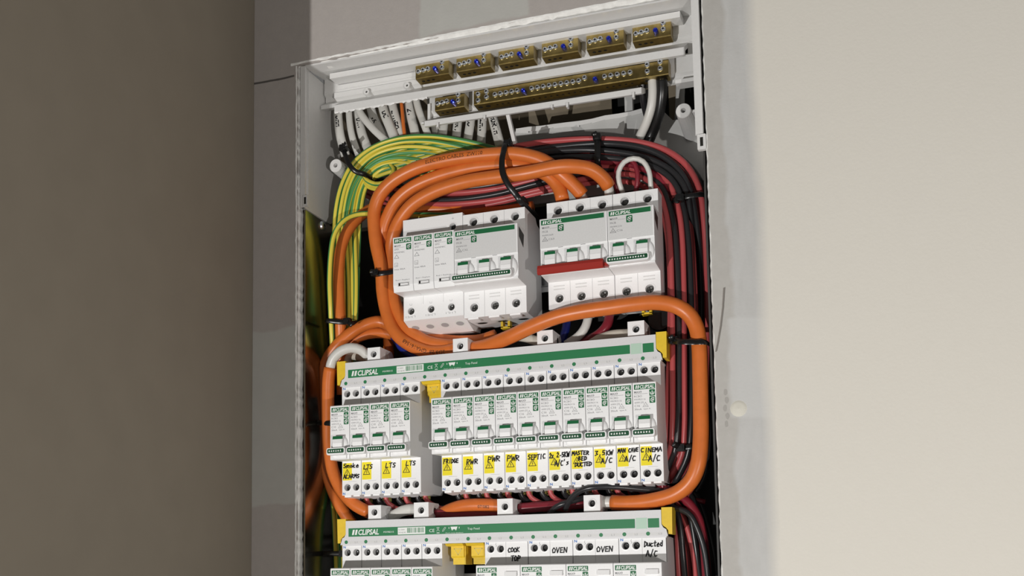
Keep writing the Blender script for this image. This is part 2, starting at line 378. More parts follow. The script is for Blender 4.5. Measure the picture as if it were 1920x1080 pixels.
mb.lathe([(0.3, 0), (2.6, -.2), (4.0, 1.2), (4.2, 2.6)], 0, 0, 18); mb.tf(lambda v: Vector((EX0+2.4-v.y, 24+v.x, 216+v.z)))
s = part(mb, 'panel_screw', 'bright_steel', smooth=True)
mb = MB().box(EX0+2.35, EX0+2.75, 22.2, 25.8, 215.6, 216.4).box(EX0+2.35, EX0+2.75, 23.6, 24.4, 214.2, 217.8); part(mb, 'screw_slot', 'hole')
# right: white flange above, dark edge below
mb = MB().box(213.4, EX1, -9.5, -7.5, 232, 352).box(EX1-2, EX1, -8, YB, 222, 352); part(mb, 'side_flange', 'rail_white')
p = at(1316, 267, -10)
mb = MB(); mb.slab(rrect(p.x-3.2, p.x+3.2, p.z-6, p.z+6, .5, 1), -11.5, -8); part(mb, 'latch_socket', 'rail_white')
part(MB().box(p.x-1.1, p.x+1.1, -11.8, -11.4, p.z-3.4, p.z+3.4), 'latch_slot', 'hole')
part(MB().box(EX1-1, EX1+.4, -7, YB, -420, 222), 'side_plate', 'grey_plastic')
part(MB().box(EX1+.5, XR, -3, YB, -420, 352), 'gap_shade', 'gap')  # right gap filled black to imitate its shaded depth
# back: dark plate low, pale tub high with a rough cut hole
part(MB().box(EX0, EX1, YB, YB+2, -420, 225), 'back_plate', 'back_dark')
mb = MB(); rnd = random.Random(2); top = []
for i in range(31):
    x = EX0+(EX1-EX0)*i/30; zt = 293+rnd.uniform(-1.2, 1.2)+(-25 if x < 40 else 0)+(-14 if x > 178 else 0); top.append((x, zt))
mb.slab([(EX0, 224), (EX1, 224)]+top[::-1], YB-12, YB-10); part(mb, 'tub_back', 'tub')
mb = MB()
for (x0, a), (x1, b) in zip(top, top[1:]):
    if 40 < x0 and x1 < 178: mb.add([(x0, YB-14, a-1), (x1, YB-14, b-1), (x1, YB-14, b+rnd.uniform(-7, -4)), (x0, YB-14, a-5), (x0, YB-5, a+.5), (x1, YB-5, b+.5)], [(0, 1, 2, 3), (0, 1, 5, 4)])
part(mb, 'rough_cut_lip', 'rail_white')
mb = MB(); mb.box(EX0-40, 120, 128, 130, 230, 420); mb.box(172, 186, 128, 130, 230, 420); part(mb, 'cavity_board', 'timber')
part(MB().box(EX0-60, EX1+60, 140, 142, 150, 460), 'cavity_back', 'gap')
a, b = at(1172, 165, 70), at(1188, 210, 70); part(MB().box(a.x, b.x, 66, 72, b.z, a.z+8), 'cavity_strut', 'tub')
mb = tube(smooth_path([at(1276, 150, 110), at(1275, 190, 110), at(1273, 225, 110)]), 4, 12); part(mb, 'cavity_pipe', 'tub')
# hollow fixing posts
for u, v in ((1281, 207), (629, 310)):
    p = at(u, v, 18); mb = MB()
    mb.lathe([(2.0, 30), (2.0, 18), (5.6, 18), (6.0, 18.6), (7.4, YB-12)], p.x, p.z, 22, False)
    if u > 900: mb.prism([(22, p.z-1), (22, p.z+1), (YB-12, p.z+9), (YB-12, p.z-1)], p.x+4, EX1-2)
    part(mb, 'fixing_post', 'rail_white', smooth=False)
    part(MB().lathe([(.1, 27), (2.0, 27)], p.x, p.z, 14, False), 'post_hole', 'hole')
# DIN rails
for z0, xa, xb in ((136+22, -62, 183), (22, -96, 182), (22-133.5, -96, 182)):
    r = empty('din_rail', (xa, 48, z0-17.5), {158: 'zinc top-hat rail behind the two large breaker groups', 22: 'zinc top-hat rail behind the upper row of breakers'}.get(z0, 'zinc top-hat rail behind the lower row of breakers'), 'rail')
    mb = MB(); mb.box(0, xb-xa, 6, 7, 5, 30); 
    mb.box(0, xb-xa, 0, 6, 4.5, 5.5); mb.box(0, xb-xa, 0, 6, 29.5, 30.5); mb.box(0, xb-xa, 0, 1, 0, 5); mb.box(0, xb-xa, 0, 1, 30, 35); mb.build('rail', 'zinc', r)
    sp = MB()
    for k in (8, xb-xa-20): sp.box(k, k+12, 7, YB-48, 10, 25)
    sp.build('spacer', 'dark_red_wire', r)

# ------------------------------------------------------------------ link bar carrier across the top
TILT = .0165
car = empty('link_bar_carrier', (EX0, 10, 330), 'long stepped white plastic carrier for link bars across the enclosure top', 'carrier')
car.rotation_euler.y = TILT
def cp(y, z): return (y-10, z-330-1.2)
X0, X1 = 1.0, EX1-EX0-3
mb = MB()
def sheet(mb, prof, x0, x1, t=1.6):
    n = len(prof)
    for (a, b) in zip(prof, prof[1:]):
        d = Vector((b[0]-a[0], b[1]-a[1])).normalized(); nx, nz = d.y*t, -d.x*t
        mb.prism([a, b, (b[0]+abs(nx), b[1]+abs(nz)), (a[0]+abs(nx), a[1]+abs(nz))], x0, x1)
sheet(mb, [cp(-9, 349.5), cp(6, 350.2), cp(26, 353)], X0, X1)
sheet(mb, [cp(26, 353), cp(26, 339), cp(29, 337.5), cp(29, 333.5), cp(31, 332)], X0, X1)
mb.build('back_sheet', 'rail_white', car)
MB().prism([cp(26, 338.6), cp(22.5, 337.6), cp(22.5, 333), cp(29, 331.5), cp(29, 338)], 13, 96).build('channel_step', 'rail_white', car)
MB().prism([cp(26, 345.5), cp(24.2, 345), cp(24.2, 341.2), cp(26, 340.4)], 15, 96).build('channel_step', 'rail_white', car)
# ridge over the first row of bars
mb = MB(); mb.prism([cp(8, 348.6), cp(8, 343.7), cp(22, 344.8), cp(28, 347), cp(28, 352)], 16, 323.5); mb.build('upper_ridge', 'rail_white', car)
mb = MB(); mb.prism([cp(31, 334), cp(8, 318.8), cp(8, 312.6), cp(13, 313.5), cp(13, 318), cp(31, 330)], 21, 326.5); mb.prism([cp(31, 334), cp(20, 326.6), cp(20, 323), cp(31, 326)], 1, 21)
mb.prism([cp(31, 334), cp(26, 331), cp(26, 322), cp(31, 322)], 326.5, X1); mb.build('lower_ridge', 'rail_white', car)
rnd = random.Random(9); mb = MB(); vs = []
xs = [21+2*i for i in range(45)]
for x in xs: vs += [(x, -2, 312.8-331.2), (x, -1.2, 312.4-331.2-rnd.uniform(.2, 2.0)), (x, 2, 313-331.2)]
mb.add(vs, [(3*i+k, 3*i+k+1, 3*i+k+4, 3*i+k+3) for i in range(len(xs)-1) for k in range(2)]); mb.build('sawn_edge', 'rail_white', car)
mb = MB()
sheet(mb, [cp(26, 322), cp(26, 307), cp(29, 305.5), cp(29, 301), cp(27, 298)], 104, X1-4)
mb.prism([cp(27, 299), cp(10, 292.5), cp(10, 287.6), cp(13, 288), cp(27, 295)], 106, 292); mb.prism([cp(27, 299), cp(14, 296), cp(14, 293), cp(27, 294)], 318, X1-2)
mb.prism([cp(24, 314), cp(24, 300), cp(10, 292), cp(10, 290), cp(28, 296), cp(28, 314)], 103, 105.5); mb.build('lower_tray', 'rail_white', car)
mb = MB()
for x in (118, 160, 218, 231, 285): MB().box(x, x+1.6, -2, 2, 284.4-331.2+rnd.uniform(0, 2), 288.5-331.2).build('snapped_tab', 'rail_white', car)
p0 = at(965, 232, 22); mb.prism([cp(12, 289), cp(16, 290), cp(40, 268), cp(36, 266)], 178, 181); mb.build('support_arm', 'rail_white', car)
for u, v in ((687, 172), (763, 160)):
    p = at(u, v, 19); lx, lz = p.x-EX0, p.z-330+TILT*(p.x-EX0)
    mb = MB().lathe([(1.0, 12), (1.0, 9), (2.6, 9), (3.1, 17)], lx, lz, 16, False); mb.build('screw_boss', 'rail_white', car)
    MB().lathe([(.05, 10), (1.05, 10)], lx, lz, 12, False).build('boss_hole', 'hole', car)
for k, t in ((150, 'PCDT'),): MB().text(t, k, 345.6-331.2, -2.06, 2.3).text('100A', k, 342.9-331.2+1, -2.06, 1.8).build('moulded_mark', 'grey_white', car)

# brass link bars with their screws
def lscrew(m, col, drop=0):
    mb = MB().lathe([(.5, -1.55), (1.0, -1.75), (1.75, -1.3), (2.15, -.5), (2.2, .2)], 0, 0, 14); return mb
def tear(blue): return lscrew(None, None)
def link_bar(name, x, y, z, wdt, screws, holes_, label, group, hgt=13.0, dep=11.5):
    z = z; r = empty(name, (x, y, z), label, 'link bar', group); r.rotation_euler.y = TILT
    mb = MB(); c = .8
    mb.prism([(dep, 0), (c*.3, 0), (0, c), (0, hgt-c*1.5), (c*1.5, hgt), (dep, hgt)], 0, wdt); mb.build('brass_body', 'brass', r)
    MB().prism([(-.02, .9), (-.02, 1.25), (.3, 1.25), (.3, .9)], .3, wdt-.3).build('polished_edge', 'brass', r)
    for sx, sz, kind in screws:
        if kind == 'b':
            MB().lathe([(.5, -3.4), (1.1, -3.8), (1.9, -3.2), (2.0, .2)], sx, sz, 12).build('blue_screw', 'blue_steel', r, smooth=False)
        else:
            o = MB().lathe([(.4, -1.0), (.8, -1.7), (1.7, -1.45), (2.2, -.6), (2.3, .2)], sx, sz, 14).build('clamp_screw', 'bright_steel', r)
            MB().box(sx-1.2, sx+1.2, -1.72, -1.3, sz-.22, sz+.22).box(sx-.22, sx+.22, -1.72, -1.3, sz-1.2, sz+1.2).build('screw_slot', 'dark_steel', o)
    hb = MB()
    for hx, hr in holes_:
        vs = [(hx+hr*math.cos(a), dep*.5+hr*.95*math.sin(a), -.06) for a in [i*math.pi/6 for i in range(12)]]; hb.add(vs, [tuple(range(12))])
    if holes_: hb.build('cable_holes', 'hole', r)
    return r
sm = [(2.8, 6.4, 's'), (7.2, 6.9, 's'), (11.6, 7.4, 's'), (18.8, 5.4, 'b'), (24.6, 6.3, 's'), (24.6, 11.3, 's')]
ordn = ['leftmost', 'second from left', 'third from left', 'fourth from left', 'fifth from left', 'rightmost']
for k in range(6):
    x = -25.2+37.7*k
    link_bar('brass_link_bar', x, 13, 329.9-.0165*(x+25)-.3, 30.6, sm, [(5, 1.5), (9.6, 1.5), (14.2, 1.5)], f'{ordn[k]} of six short brass link bars on the top carrier row', 'short brass link bars')
link_bar('brass_link_bar', -7.6, 13, 298.1, 26.6, [(2.6, 6.2, 's'), (6.9, 6.6, 's'), (11, 7.1, 's'), (17, 4.8, 'b'), (21.2, 6, 's'), (21.2, 11, 's')], [(5, 1.4), (9.6, 1.4), (14.2, 1.4)], 'single short brass link bar at the left of the lower carrier row', 'short brass link bars', 12.4)
xs = [(3.2, 3.4, 's'), (3.2, 8.9, 's'), (9.4, 5.4, 's'), (9.4, 10, 's')]
xs += [(15.6+4.05*i, 6.2+.1*i, 's') for i in range(5)]+[(36.6, 4.6, 'b')]+[(42+4.12*i, 6.4, 's') for i in range(9)]+[(79, 8.2, 's'), (86.5, 4.6, 'b')]+[(92.5+4.3*i, 6.5, 's') for i in range(5)]+[(121, 5, 's'), (121, 10.4, 's'), (129.5, 5.6, 's'), (129.5, 11, 's')]
xs = [(a*163.0/134.5, b, c) for a, b, c in xs]
link_bar('long_brass_link_bar', 27.6, 13, 298.0-.6, 163.4, xs, [(19+4.9*i, 1.1) for i in range(5)]+[(51+5*i, 1.1) for i in range(10)]+[(113+5.1*i, 1.1) for i in range(5)]+[(4, 2.2), (11, 2.2), (146, 2.4), (157, 2.4)], 'long brass neutral bar with a row of silver screws on the lower carrier row', None, 13)
# ------------------------------------------------------------------ breakers
RZ2 = -133.5
def logo(mb_txt, x, z, y, wdt, hgt):
    """two slanted bars and the word mark"""
    s = hgt; b = wdt*.07; sh = .22*s
    for k in (0, 1): mb_txt.add([(x+k*b*1.55, y, z), (x+k*b*1.55+b, y, z), (x+k*b*1.55+b+sh, y, z+s), (x+k*b*1.55+sh, y, z+s)], [(0, 1, 2, 3)])
    return mb_txt.text('CLIPSAL', x+b*3.4, z, y, s/.70, wdt-b*3.4, .2, .028)
def icon(root, x, z, y, s, kind):
    o = MB().slab(rrect(x, x+s, z, z+s*1.12, s*.12, 2), y-.08, y+.1).build('icon_plate', 'green', root)
    mb = MB(); c = x+s/2; t = s*.1; yy = y-.1
    if kind == 'hand':
        for dx, h in ((-.26, .62), (0, .85), (.26, .62)): mb.stroke([(c+dx*s, z+.4*s), (c+dx*s*1.25, z+h*s)], t*1.5, yy)
        mb.stroke([(c-.28*s, z+.35*s), (c, z+.22*s), (c+.28*s, z+.35*s)], t*1.5, yy)
    else:
        mb.stroke([(c+.3*s, z+.82*s), (c-.05*s, z+.9*s), (c-.28*s, z+.6*s), (c-.18*s, z+.3*s), (c+.08*s, z+.2*s)], t*1.4, yy); mb.stroke([(c-.02*s, z+.6*s), (c+.28*s, z+.58*s), (c+.05*s, z+.4*s), (c, z+.25*s)], t*1.4, yy)
    mb.build('icon_mark', 'white_print', o); return o
def screws(root, hs, y, r, m='dark_steel'):
    for cx, cz in hs:
        mb = MB().lathe([(.1, y-.5), (r*.55, y-.9), (r*.93, y-.2), (r*.93, y+1)], cx, cz, 12)
        o = mb.build('terminal_screw', m, root); a = random.uniform(0, math.pi)
        MB().stroke([(cx-r*.6*math.cos(a), cz-r*.6*math.sin(a)), (cx+r*.6*math.cos(a), cz+r*.6*math.sin(a))], r*.3, y-.95).stroke([(cx+r*.6*math.sin(a), cz-r*.6*math.cos(a)), (cx-r*.6*math.sin(a), cz+r*.6*math.cos(a))], r*.3, y-.96).build('screw_slot', 'hole', o)
def tab(root, x0, x1, z0, z1, y0, y1, face, pattern=True):
    o = MB().slab(rrect(x0, x1, z0, z1, min(1.6, (z1-z0)*.35), 3), y1, y0).build('handle_tab', 'white' if face != 'red' else 'red', root)
    if face == 'red': return o
    zc = z1-(z1-z0)*.44; h = (z1-z0)*.31
    MB().slab(rrect(x0+.7, x1-.9, zc-h, zc+h, h*.5, 2), y1-.1, y1+.2).build('tab_insert', 'dark_green', o)
    if pattern:
        mb = MB(); n = int((x1-x0)/2.1); 
        for k in range(n-1):
            xx = x0+2+k*(x1-x0-4.4)/(n-1); q = .75*h*.8
            if k % 2: mb.add([(xx, y1-.14, zc-q*.6), (xx+1.3, y1-.14, zc-q*.6), (xx+.65, y1-.14, zc+q)], [(0, 1, 2)])
            else: mb.add([(xx, y1-.14, zc+q*.5), (xx+.2, y1-.14, zc-q*.6), (xx+1.0, y1-.14, zc-q*.6), (xx+1.2, y1-.14, zc+q*.5)], [(0, 1, 2, 3)])
        mb.build('tab_marks', 'white_print', o)
    return o
def guard(root, x0, x1, z0, z1, yb, bulge):
    n = 10; prof = [(yb+.3, z0)]+[(yb-bulge*math.sin(math.pi*k/n)**.6, z0+(z1-z0)*k/n) for k in range(n+1)]+[(yb+.3, z1)]
    MB().prism(prof, x0, x1).build('toggle_guard', 'white', root)
def toggle(root, x0, x1, z0, z1, yb, out):
    o = MB().prism([(yb+.2, z0), (yb-out, z0+.6), (yb-out-.4, z0+(z1-z0)*.45), (yb-out+.7, z1-.3), (yb+.2, z1+.4)], x0, x1).build('toggle', 'white', root)
    MB().prism([(yb-out-.28, z1-2.6), (yb-out+.15, z1-.2), (yb-out+1.2, z1+.15), (yb-out+1.2, z1-2.6)], x0-.06, x1+.06).build('toggle_marker', 'green', o)
    MB().box(x0+.2, x1-.1, yb-out-.42, yb-out, z0+(z1-z0)*.43, z0+(z1-z0)*.46).build('toggle_crease', 'grey_white', o)
    return o
def dome(root, cx, cz, rx, rz, yb, h):
    mb = MB(); n, k = 24, 6; vs = []; fs = []
    for j in range(k):
        t = j/(k-1); rr = math.cos(t*math.pi/2*.80); yy = yb-h*math.sin(t*math.pi/2*.80)**.7
        vs += [(cx+rx*rr*math.cos(2*math.pi*i/n), yy, cz+rz*rr*math.sin(2*math.pi*i/n)) for i in range(n)]
    for j in range(k-1): fs += [(j*n+i, j*n+(i+1) % n, (j+1)*n+(i+1) % n, (j+1)*n+i) for i in range(n)]
    fs.append(tuple((k-1)*n+i for i in range(n))); mb.add(vs, fs)
    return mb.build('toggle_dome', 'white', root, smooth=True)
YN = -21.2
def rcbo(rating='C16', wide=1):
    W = 18*wide-.35
    r = empty('residual_current_breaker', (0, 0, 0))
    mb = MB(); prof = [(50, -24), (46, -27.7), (0, -27.7), (0, .8), (YN+.6, 0), (YN, .5), (YN, 44.4), (YN+.7, 45), (0, 45.2), (0, 64.2), (50, 64.2)]
    # side walls and all faces but the two terminal faces
    mb.prism(prof, .2, W, skip=(2, 8))
    lo = [(5.1, -21.2, 2.95), (13.2, -21.2, 2.95)]; up = [(5.1, 58.0, 2.95), (13.2, 58.0, 2.95)]
    mb.holes(.2, 18.0-.35, -27.7, .8, lo, 0, 5.5); mb.holes(.2, 18.0-.35, 45.2, 64.2, up, 0, 5.5)
    if wide == 2: mb.box(17.9, W, 0, 3, 45.2, 64.2); mb.box(17.9, W, 0, 3, -27.7, .8); mb.box(17.8, 17.95, -.06, .2, 45.2, 64.2)
    for cx, cz, q in lo+up: mb.ring(cx, cz, q, q+.85, 0, .25)
    mb.box(8.7, 8.85, -.04, .1, 61.5, 64); mb.box(8.7, 8.85, -.04, .1, -27.6, -25.2); mb.box(8.9, 9.05, YN-.04, YN+.1, 21.2, 24)
    mb.box(.2, W, YN-.05, YN+.2, 20.85, 21.1) 
    mb.build('housing', 'white', r)
    screws(r, [(a, b) for a, b, c in lo+up], 5.0, 2.9)
    cl = MB(); cl.prism([(2, -27.7), (2, -29.2), (20, -30), (34, -28.5), (34, -27.7)], 1.5, 7.5); cl.prism([(2, -27.7), (2, -28.8), (20, -29.4), (34, -27.7)], 9.5, 15.5); cl.build('bottom_clip', 'white', r)
    MB().prism([(26, -27.7), (26, -31), (34, -32), (34, -27.7)], 7, 12).build('rail_clip', 'pale_yellow', r)
    # printed nose
    y = YN
    lp = MB().slab(rrect(1.3, 17.0, 39.4, 43.2, .2, 1), y-.07, y+.1).build('logo_plate', 'green', r)
    logo(MB(), 2.2, 40.0, y-.1, 14.2, 2.6).build('logo_text', 'white_print', lp)
    t = MB(); t.text('MAX9', 1.3, 36.7, y-.06, 2.2, 5.6, bold=.02); t.box(1.3, 11.2, y-.05, y, 36.0, 36.2); t.text('RCBO', 1.3, 33.6, y-.06, 2.1, 5.8); t.text('MX9R3116', 1.3, 31.4, y-.06, 1.7, 8.4)
    t.text('6000 [3]', 1.5, 29.1, y-.06, 1.6, 6.6); t.text(rating, 1.3, 26.4, y-.06, 2.3, 4.0); t.text('30mA', 1.3, 23.9, y-.06, 2.1, 5.3); t.text('type A', 8.0, 24.2, y-.06, 1.4, 5.2)
    t.stroke([(7.6, 26.2), (9.6, 29.6), (11.6, 26.2), (7.6, 26.2)], .22, y-.06); t.stroke([(8.9, 27.2), (10.3, 27.2)], .3, y-.06)
    t.build('printed_text', 'grey_print', r)
    icon(r, 12.6, 34.1, y, 4.3, 'hand'); icon(r, 12.6, 28.8, y, 4.3, 'arrow')
    # toggle
    dome(r, 9.3, 10.6, 7.9, 9.6, YN, 3.0); MB().box(4.1, 5.2, YN-3.1, YN-1, 8.5, 17.6).build('toggle_slot_shade', 'grey_plastic', r)  # dark strip left of the toggle stands in for a shadow line
    toggle(r, 4.9, 13.4, 8.8, 18.9, YN-1.0, 3.9)
    tab(r, .4, 17.0, 3.2, 9.0, YN-1.0, YN-7.2, 'green')
    MB().box(3.2, 15.4, YN-1.6, YN+.2, .6, 3.6).build('lower_lip', 'white', r)
    # neutral marks
    [MB().text('N', a, b, -.08, 2.7, 2.2, bold=.03).build('neutral_mark', 'blue_print', r) for a, b in ((1.2, 61.6), (.8, -27.2))]
    MB().box(6, 13.5, -.05, .1, -16.4, -16.2).build('print_rule', 'faint_print', r)
    if wide == 2:
        MB().slab(rrect(19.2, 34.4, 34, 42.5, .3, 1), YN-.03, YN+.1).build('test_panel', 'white', r)
        MB().prism([(YN, 36.2), (YN-2.2, 36.4), (YN-1.6, 39.9), (YN, 40.2)], 24.4, 33.4).build('test_button', 'white', r)
        MB().text('Regular test', 22.6, 33.6, YN-.06, 1.7, 11).build('test_text', 'grey_print', r)
        MB().stroke([(9.6, 62.6), (9.2, 61.4), (10.0, 60.6), (9.4, 59.6)], .25, -.06).build('print_hook', 'grey_print', r)
    return r
def warning(root):
    ws = MB().box(.7, 9.2, -.16, .05, -15.2, -.7).build('warning_label', 'yellow_sticker', root)
    m = MB(); m.stroke([(2.0, -11.0), (4.9, -5.9), (7.8, -11.0), (2.0, -11.0)], .5, -.2); m.stroke([(5.3, -7.2), (4.5, -8.9), (5.3, -9.0), (4.7, -10.4)], .38, -.21)
    m.build('warning_symbol', 'ink', ws); return ws
def write(root, lines, y=-.26):
    mb = MB(); rnd = random.Random(str(lines))
    for t, x, z, cw, ch in lines: hand(mb, t, x, z, cw, ch, y, .84, 0.01, rnd)
    mb.build('handwriting', 'ink', root)
A10, A16 = rcbo('C10'), rcbo('C16'); D2 = rcbo('C20', 2)
for o in (A10, A16): warning(o)
used = set()
def place(proto, x, z, label, group, lines=None, y=0):
    if proto.name in used: o = copy_tree(proto)
    else: used.add(proto.name); o = proto
    todo.append((o, x, y, z, label, group, lines)); return o
todo = []
G1, G2, G3 = 'single module breakers of the upper row', 'single module breakers of the lower row', 'double module breakers of the lower row'
row1 = [
 (A10, -90, 'breaker marked SMOKE ALARMS by hand, leftmost of the upper row', [('Smoke', 1.4, -4.6, 2.9, 3.6), ('ALARMS', 1.2, -13.6, 2.5, 3.2)]),
 (A10, -72, 'breaker marked LTS by hand right beside the SMOKE ALARMS breaker', [('LTS', 2.0, -6.6, 2.9, 3.6)]),
 (A10, -54, 'middle of the three breakers marked LTS by hand', [('LTS', 4.2, -6.2, 3.1, 3.8)]),
 (A10, -36, 'breaker marked LTS by hand beside the yellow tooth cover', [('LTS', 4.6, -5.4, 2.9, 3.6)]),
 (A16, 0, 'breaker marked FRIDGE by hand, first of the group of ten', [('FRIDGE', 1.8, -5.4, 2.2, 3.4)]),
 (A16, 18, 'breaker marked PWR by hand right beside the FRIDGE breaker', [('PWR', 3.6, -7.0, 3.3, 3.8)]),
 (A16, 36, 'middle of the three breakers marked PWR by hand', [('PWR', 3.6, -6.0, 3.7, 4.2)]),
 (A16, 54, 'breaker marked PWR by hand right beside the SEPTIC breaker', [('PWR', 1.8, -6.2, 3.6, 4.2)]),
 (A16, 72, 'breaker marked SEPTIC by hand, upper row', [('SEPTIC', 1.2, -6.0, 2.4, 3.8)]),
 (A16, 90, "breaker marked 2x 2-5KW A/C's by hand, upper row", [('2x 2-5KW', .6, -5.6, 2.05, 3.8), ("A/C's", 5.0, -12, 2.3, 4.0)]),
 (A16, 108, 'breaker marked MASTER BED DUCTED by hand, upper row', [('MASTER', .9, -4.6, 2.3, 3.0), ('BED', 6.0, -8.8, 2.3, 3.0), ('DUCTED', 3.0, -13.4, 2.3, 3.0)]),
 (A16, 126, 'breaker marked 3.5KW A/C by hand, upper row', [('3.5KW', 1.0, -5.8, 2.9, 3.6), ('A/C', 5.8, -11.8, 3.0, 3.8)]),
 (A16, 144, 'breaker marked MAN CAVE A/C by hand, upper row', [('MAN CAVE', 1.2, -4.6, 2.0, 3.0), ('A/C', 6.2, -11.4, 2.9, 3.8)]),
 (A16, 162, 'breaker marked CINEMA A/C by hand, rightmost of the upper row', [('CINEMA', .8, -5.2, 2.7, 3.2), ('A/C', 6.6, -12.4, 3.0, 4.2)]),
]
for p, x, lb, ln in row1: place(p, x, 0, 'white residual current '+lb, G1, ln)
for k, n in enumerate(('first', 'second', 'third', 'fourth', 'fifth')):
    place(A10, -90+18*k, RZ2, f'{n} white single breaker from the left in the lower row', G2)
for k, (n, ln) in enumerate((('double width breaker marked COOK TOP by hand in the lower row', [('COOK', 19.2, 55.2, 2.5, 3.4), ('TOP', 21.6, 48.2, 2.7, 4.0)]),
                             ('double width breaker marked OVEN by hand beside the COOK TOP breaker', [('OVEN', 19.6, 53.8, 3.0, 4.0)]),
                             ('double width breaker marked OVEN by hand beside the DUCTED A/C breaker', [('OVEN', 18.6, 53.6, 3.2, 4.0)]),
                             ('double width breaker marked DUCTED A/C by hand, lower right', [('Ducted', 19.2, 57.0, 2.4, 4.0), ('A/C', 20.4, 49.6, 2.9, 4.2)]))):
    place(D2, 36+36*k, RZ2, 'white '+n, G3, ln)
for o, x, y, z, lb, g, ln in todo:
    o.location = Vector((x, y, z))*MM; tag(o, lb, 'breaker', g)
    if ln: write(o, ln)

# ---- comb busbars
def busbar(z0, label):
    r = empty('comb_busbar', (-90, 0, z0+64.4), label, 'busbar', 'comb busbars')
    W = 271.5; HB = 19.8; yf = -2.2
    mb = MB(); mb.slab([(-.6, 0), (W, 0), (W, 1.2), (W-1, 5.2), (W-3.2, 6.6), (W-4.4, 9.0), (W-4.4, HB), (4.4, HB), (4.4, 9.0), (3.2, 6.4), (1.2, 5.4), (0, 1.6)], yf, yf+3)
    mb.prism([(yf+2.8, HB), (yf+2.8, HB-2), (24, HB-2), (24, HB)], 4.4, W-4.4); mb.prism([(yf+1.0, -1.0), (yf+1.0, 0), (20, 0), (20, -1.0)], 1, W-1)
    mb.build('comb_body', 'chassis', r)
    y = yf
    st = MB().box(7, 247.2, y-.08, y+.1, 6.6, 13.6).build('green_strip', 'strip_green', r); MB().box(257.0, 265.5, y-.08, y+.1, 6.6, 13.6).build('green_strip', 'strip_green', r)
    logo(MB(), 10.2, 8.0, y-.12, 24.6, 4.3).build('logo_text', 'white_print', st)
    MB().text('MX9B315', 39, 9.0, y-.12, 1.9, 9.2).text('Top Feed', 112.5, 9.4, y-.12, 2.4, 10.2).text('CE', 79.5, 8.4, y-.12, 3.6, 4.6).text('Don\'t cover breakers', 93.8, 7.0, y-.12, 1.0, 15).build('strip_text', 'white_print', st)
    m = MB(); m.box(86.0, 88.4, y-.12, y, 7.4, 7.9); m.stroke([(86, 9), (88.4, 12)], .25, y-.12).stroke([(88.4, 9), (86, 12)], .25, y-.12).stroke([(86, 12), (88.4, 12)], .25, y-.12)
    m.stroke([(91, 8.6), (92, 9.0), (94, 11.6), (93.2, 12.2), (91.2, 9.6), (91, 8.6)], .25, y-.12)
    m.add([(98, y-.12, 12.2), (104, y-.12, 12.2), (103.4, y-.12, 10.6), (102.6, y-.12, 9.0), (101.8, y-.12, 10.2), (100.2, y-.12, 10.2), (99.4, y-.12, 9.0), (98.6, y-.12, 10.6)], [(0, 1, 2, 5, 6, 7), (2, 3, 4, 5)]); m.box(96.4, 96.9, y-.12, y, 10.6, 12); m.box(105.2, 105.7, y-.12, y, 10.6, 12)
    m.build('strip_symbols', 'white_print', st)
    bl = MB().box(51.8, 76.0, y-.13, y, 7.2, 13.0).build('barcode_label', 'white_print', r); m = MB(); rnd = random.Random(5); x = 60.2
    while x < 74.6:
        a = rnd.choice((.25, .4, .6)); m.box(x, x+a, y-.16, y-.1, 8.4, 12.4); x += a+rnd.choice((.25, .35, .6))
    m.build('barcode_bars', 'strip_green', bl); MB().text('Ui 500V', 52.6, 10.6, y-.16, 1.5, 5.4).text('100 A @ 40C', 52.6, 8.4, y-.16, 1.5, 6.6).build('label_text', 'grey_print', bl)
    MB().box(247.8, 256.4, y-.1, y+.1, 6.0, 14.2).build('pale_patch', mat('pale_patch_green', (.48, .66, .54), .5), r)
    MB().box(4, 268, y-.04, y+.1, 1.1, 3.0).build('mark_band', 'grey_white', r)
    tx = MB()
    for k in range(15):
        cx = 4.9+18*k; MB().lathe([(.1, y-.12), (1.5, y-.12), (1.5, y+.1)], cx, 2.2, 14, False).build('pole_dot', 'strip_green', r)
        tx.text('L%d' % (k % 3+1), cx+8.0, 1.3, y-.08, 2.0, 2.3)
    tx.build('pole_text', 'faint_print', r)
    for s in (0, 1):
        m = MB(); poly = [(-3.8, 21.6), (4.2, 21.6), (4.2, 9.2), (2.9, 7.6), (1.0, 6.2), (-.4, 4.4), (-.6, 1.6), (-3.4, 1.4)]
        if s: poly = [(W-a, b) for a, b in poly][::-1]
        m.slab(poly, yf+.6, 14); m.build('end_cap', 'yellow', r)
    return r
busbar(0, 'white comb busbar with green strip and yellow ends above the upper breaker row')
busbar(RZ2, 'white comb busbar with green strip and yellow ends above the lower breaker row')
def tooth_cover(x, z, label, wd=13.6):
    r = empty('tooth_cover', (x, 0, z), label, 'cover', 'yellow tooth covers')
    MB().prism([(-1, 63.2), (2, 61.2), (24, 60.4), (24, 63.2)], .5, wd+3).build('cover_top', 'yellow', r)
    MB().prism([(5, 61.5), (5, 53), (7, 51.5), (10, 51.0), (22, 51.0), (22, 61.5)], 3.4, wd+2).build('cover_body', 'yellow', r)
    MB().prism([(6.5, 61), (6.5, 46.5), (22, 46.5), (22, 61)], 4.6, wd+3).build('cover_skirt', 'yellow', r)
    MB().stroke([(6.2, 59), (12.6, 59), (9.4, 54.2), (6.2, 59)], .5, 4.9).build('arrow_mark', 'pale_yellow', r)
tooth_cover(-17.4, 0, 'yellow plastic tooth cover in the gap of the upper row')
tooth_cover(2.0, RZ2, 'left yellow plastic tooth cover in the gap of the lower row', 12.4); tooth_cover(19.4, RZ2, 'right yellow plastic tooth cover in the gap of the lower row', 12.6)

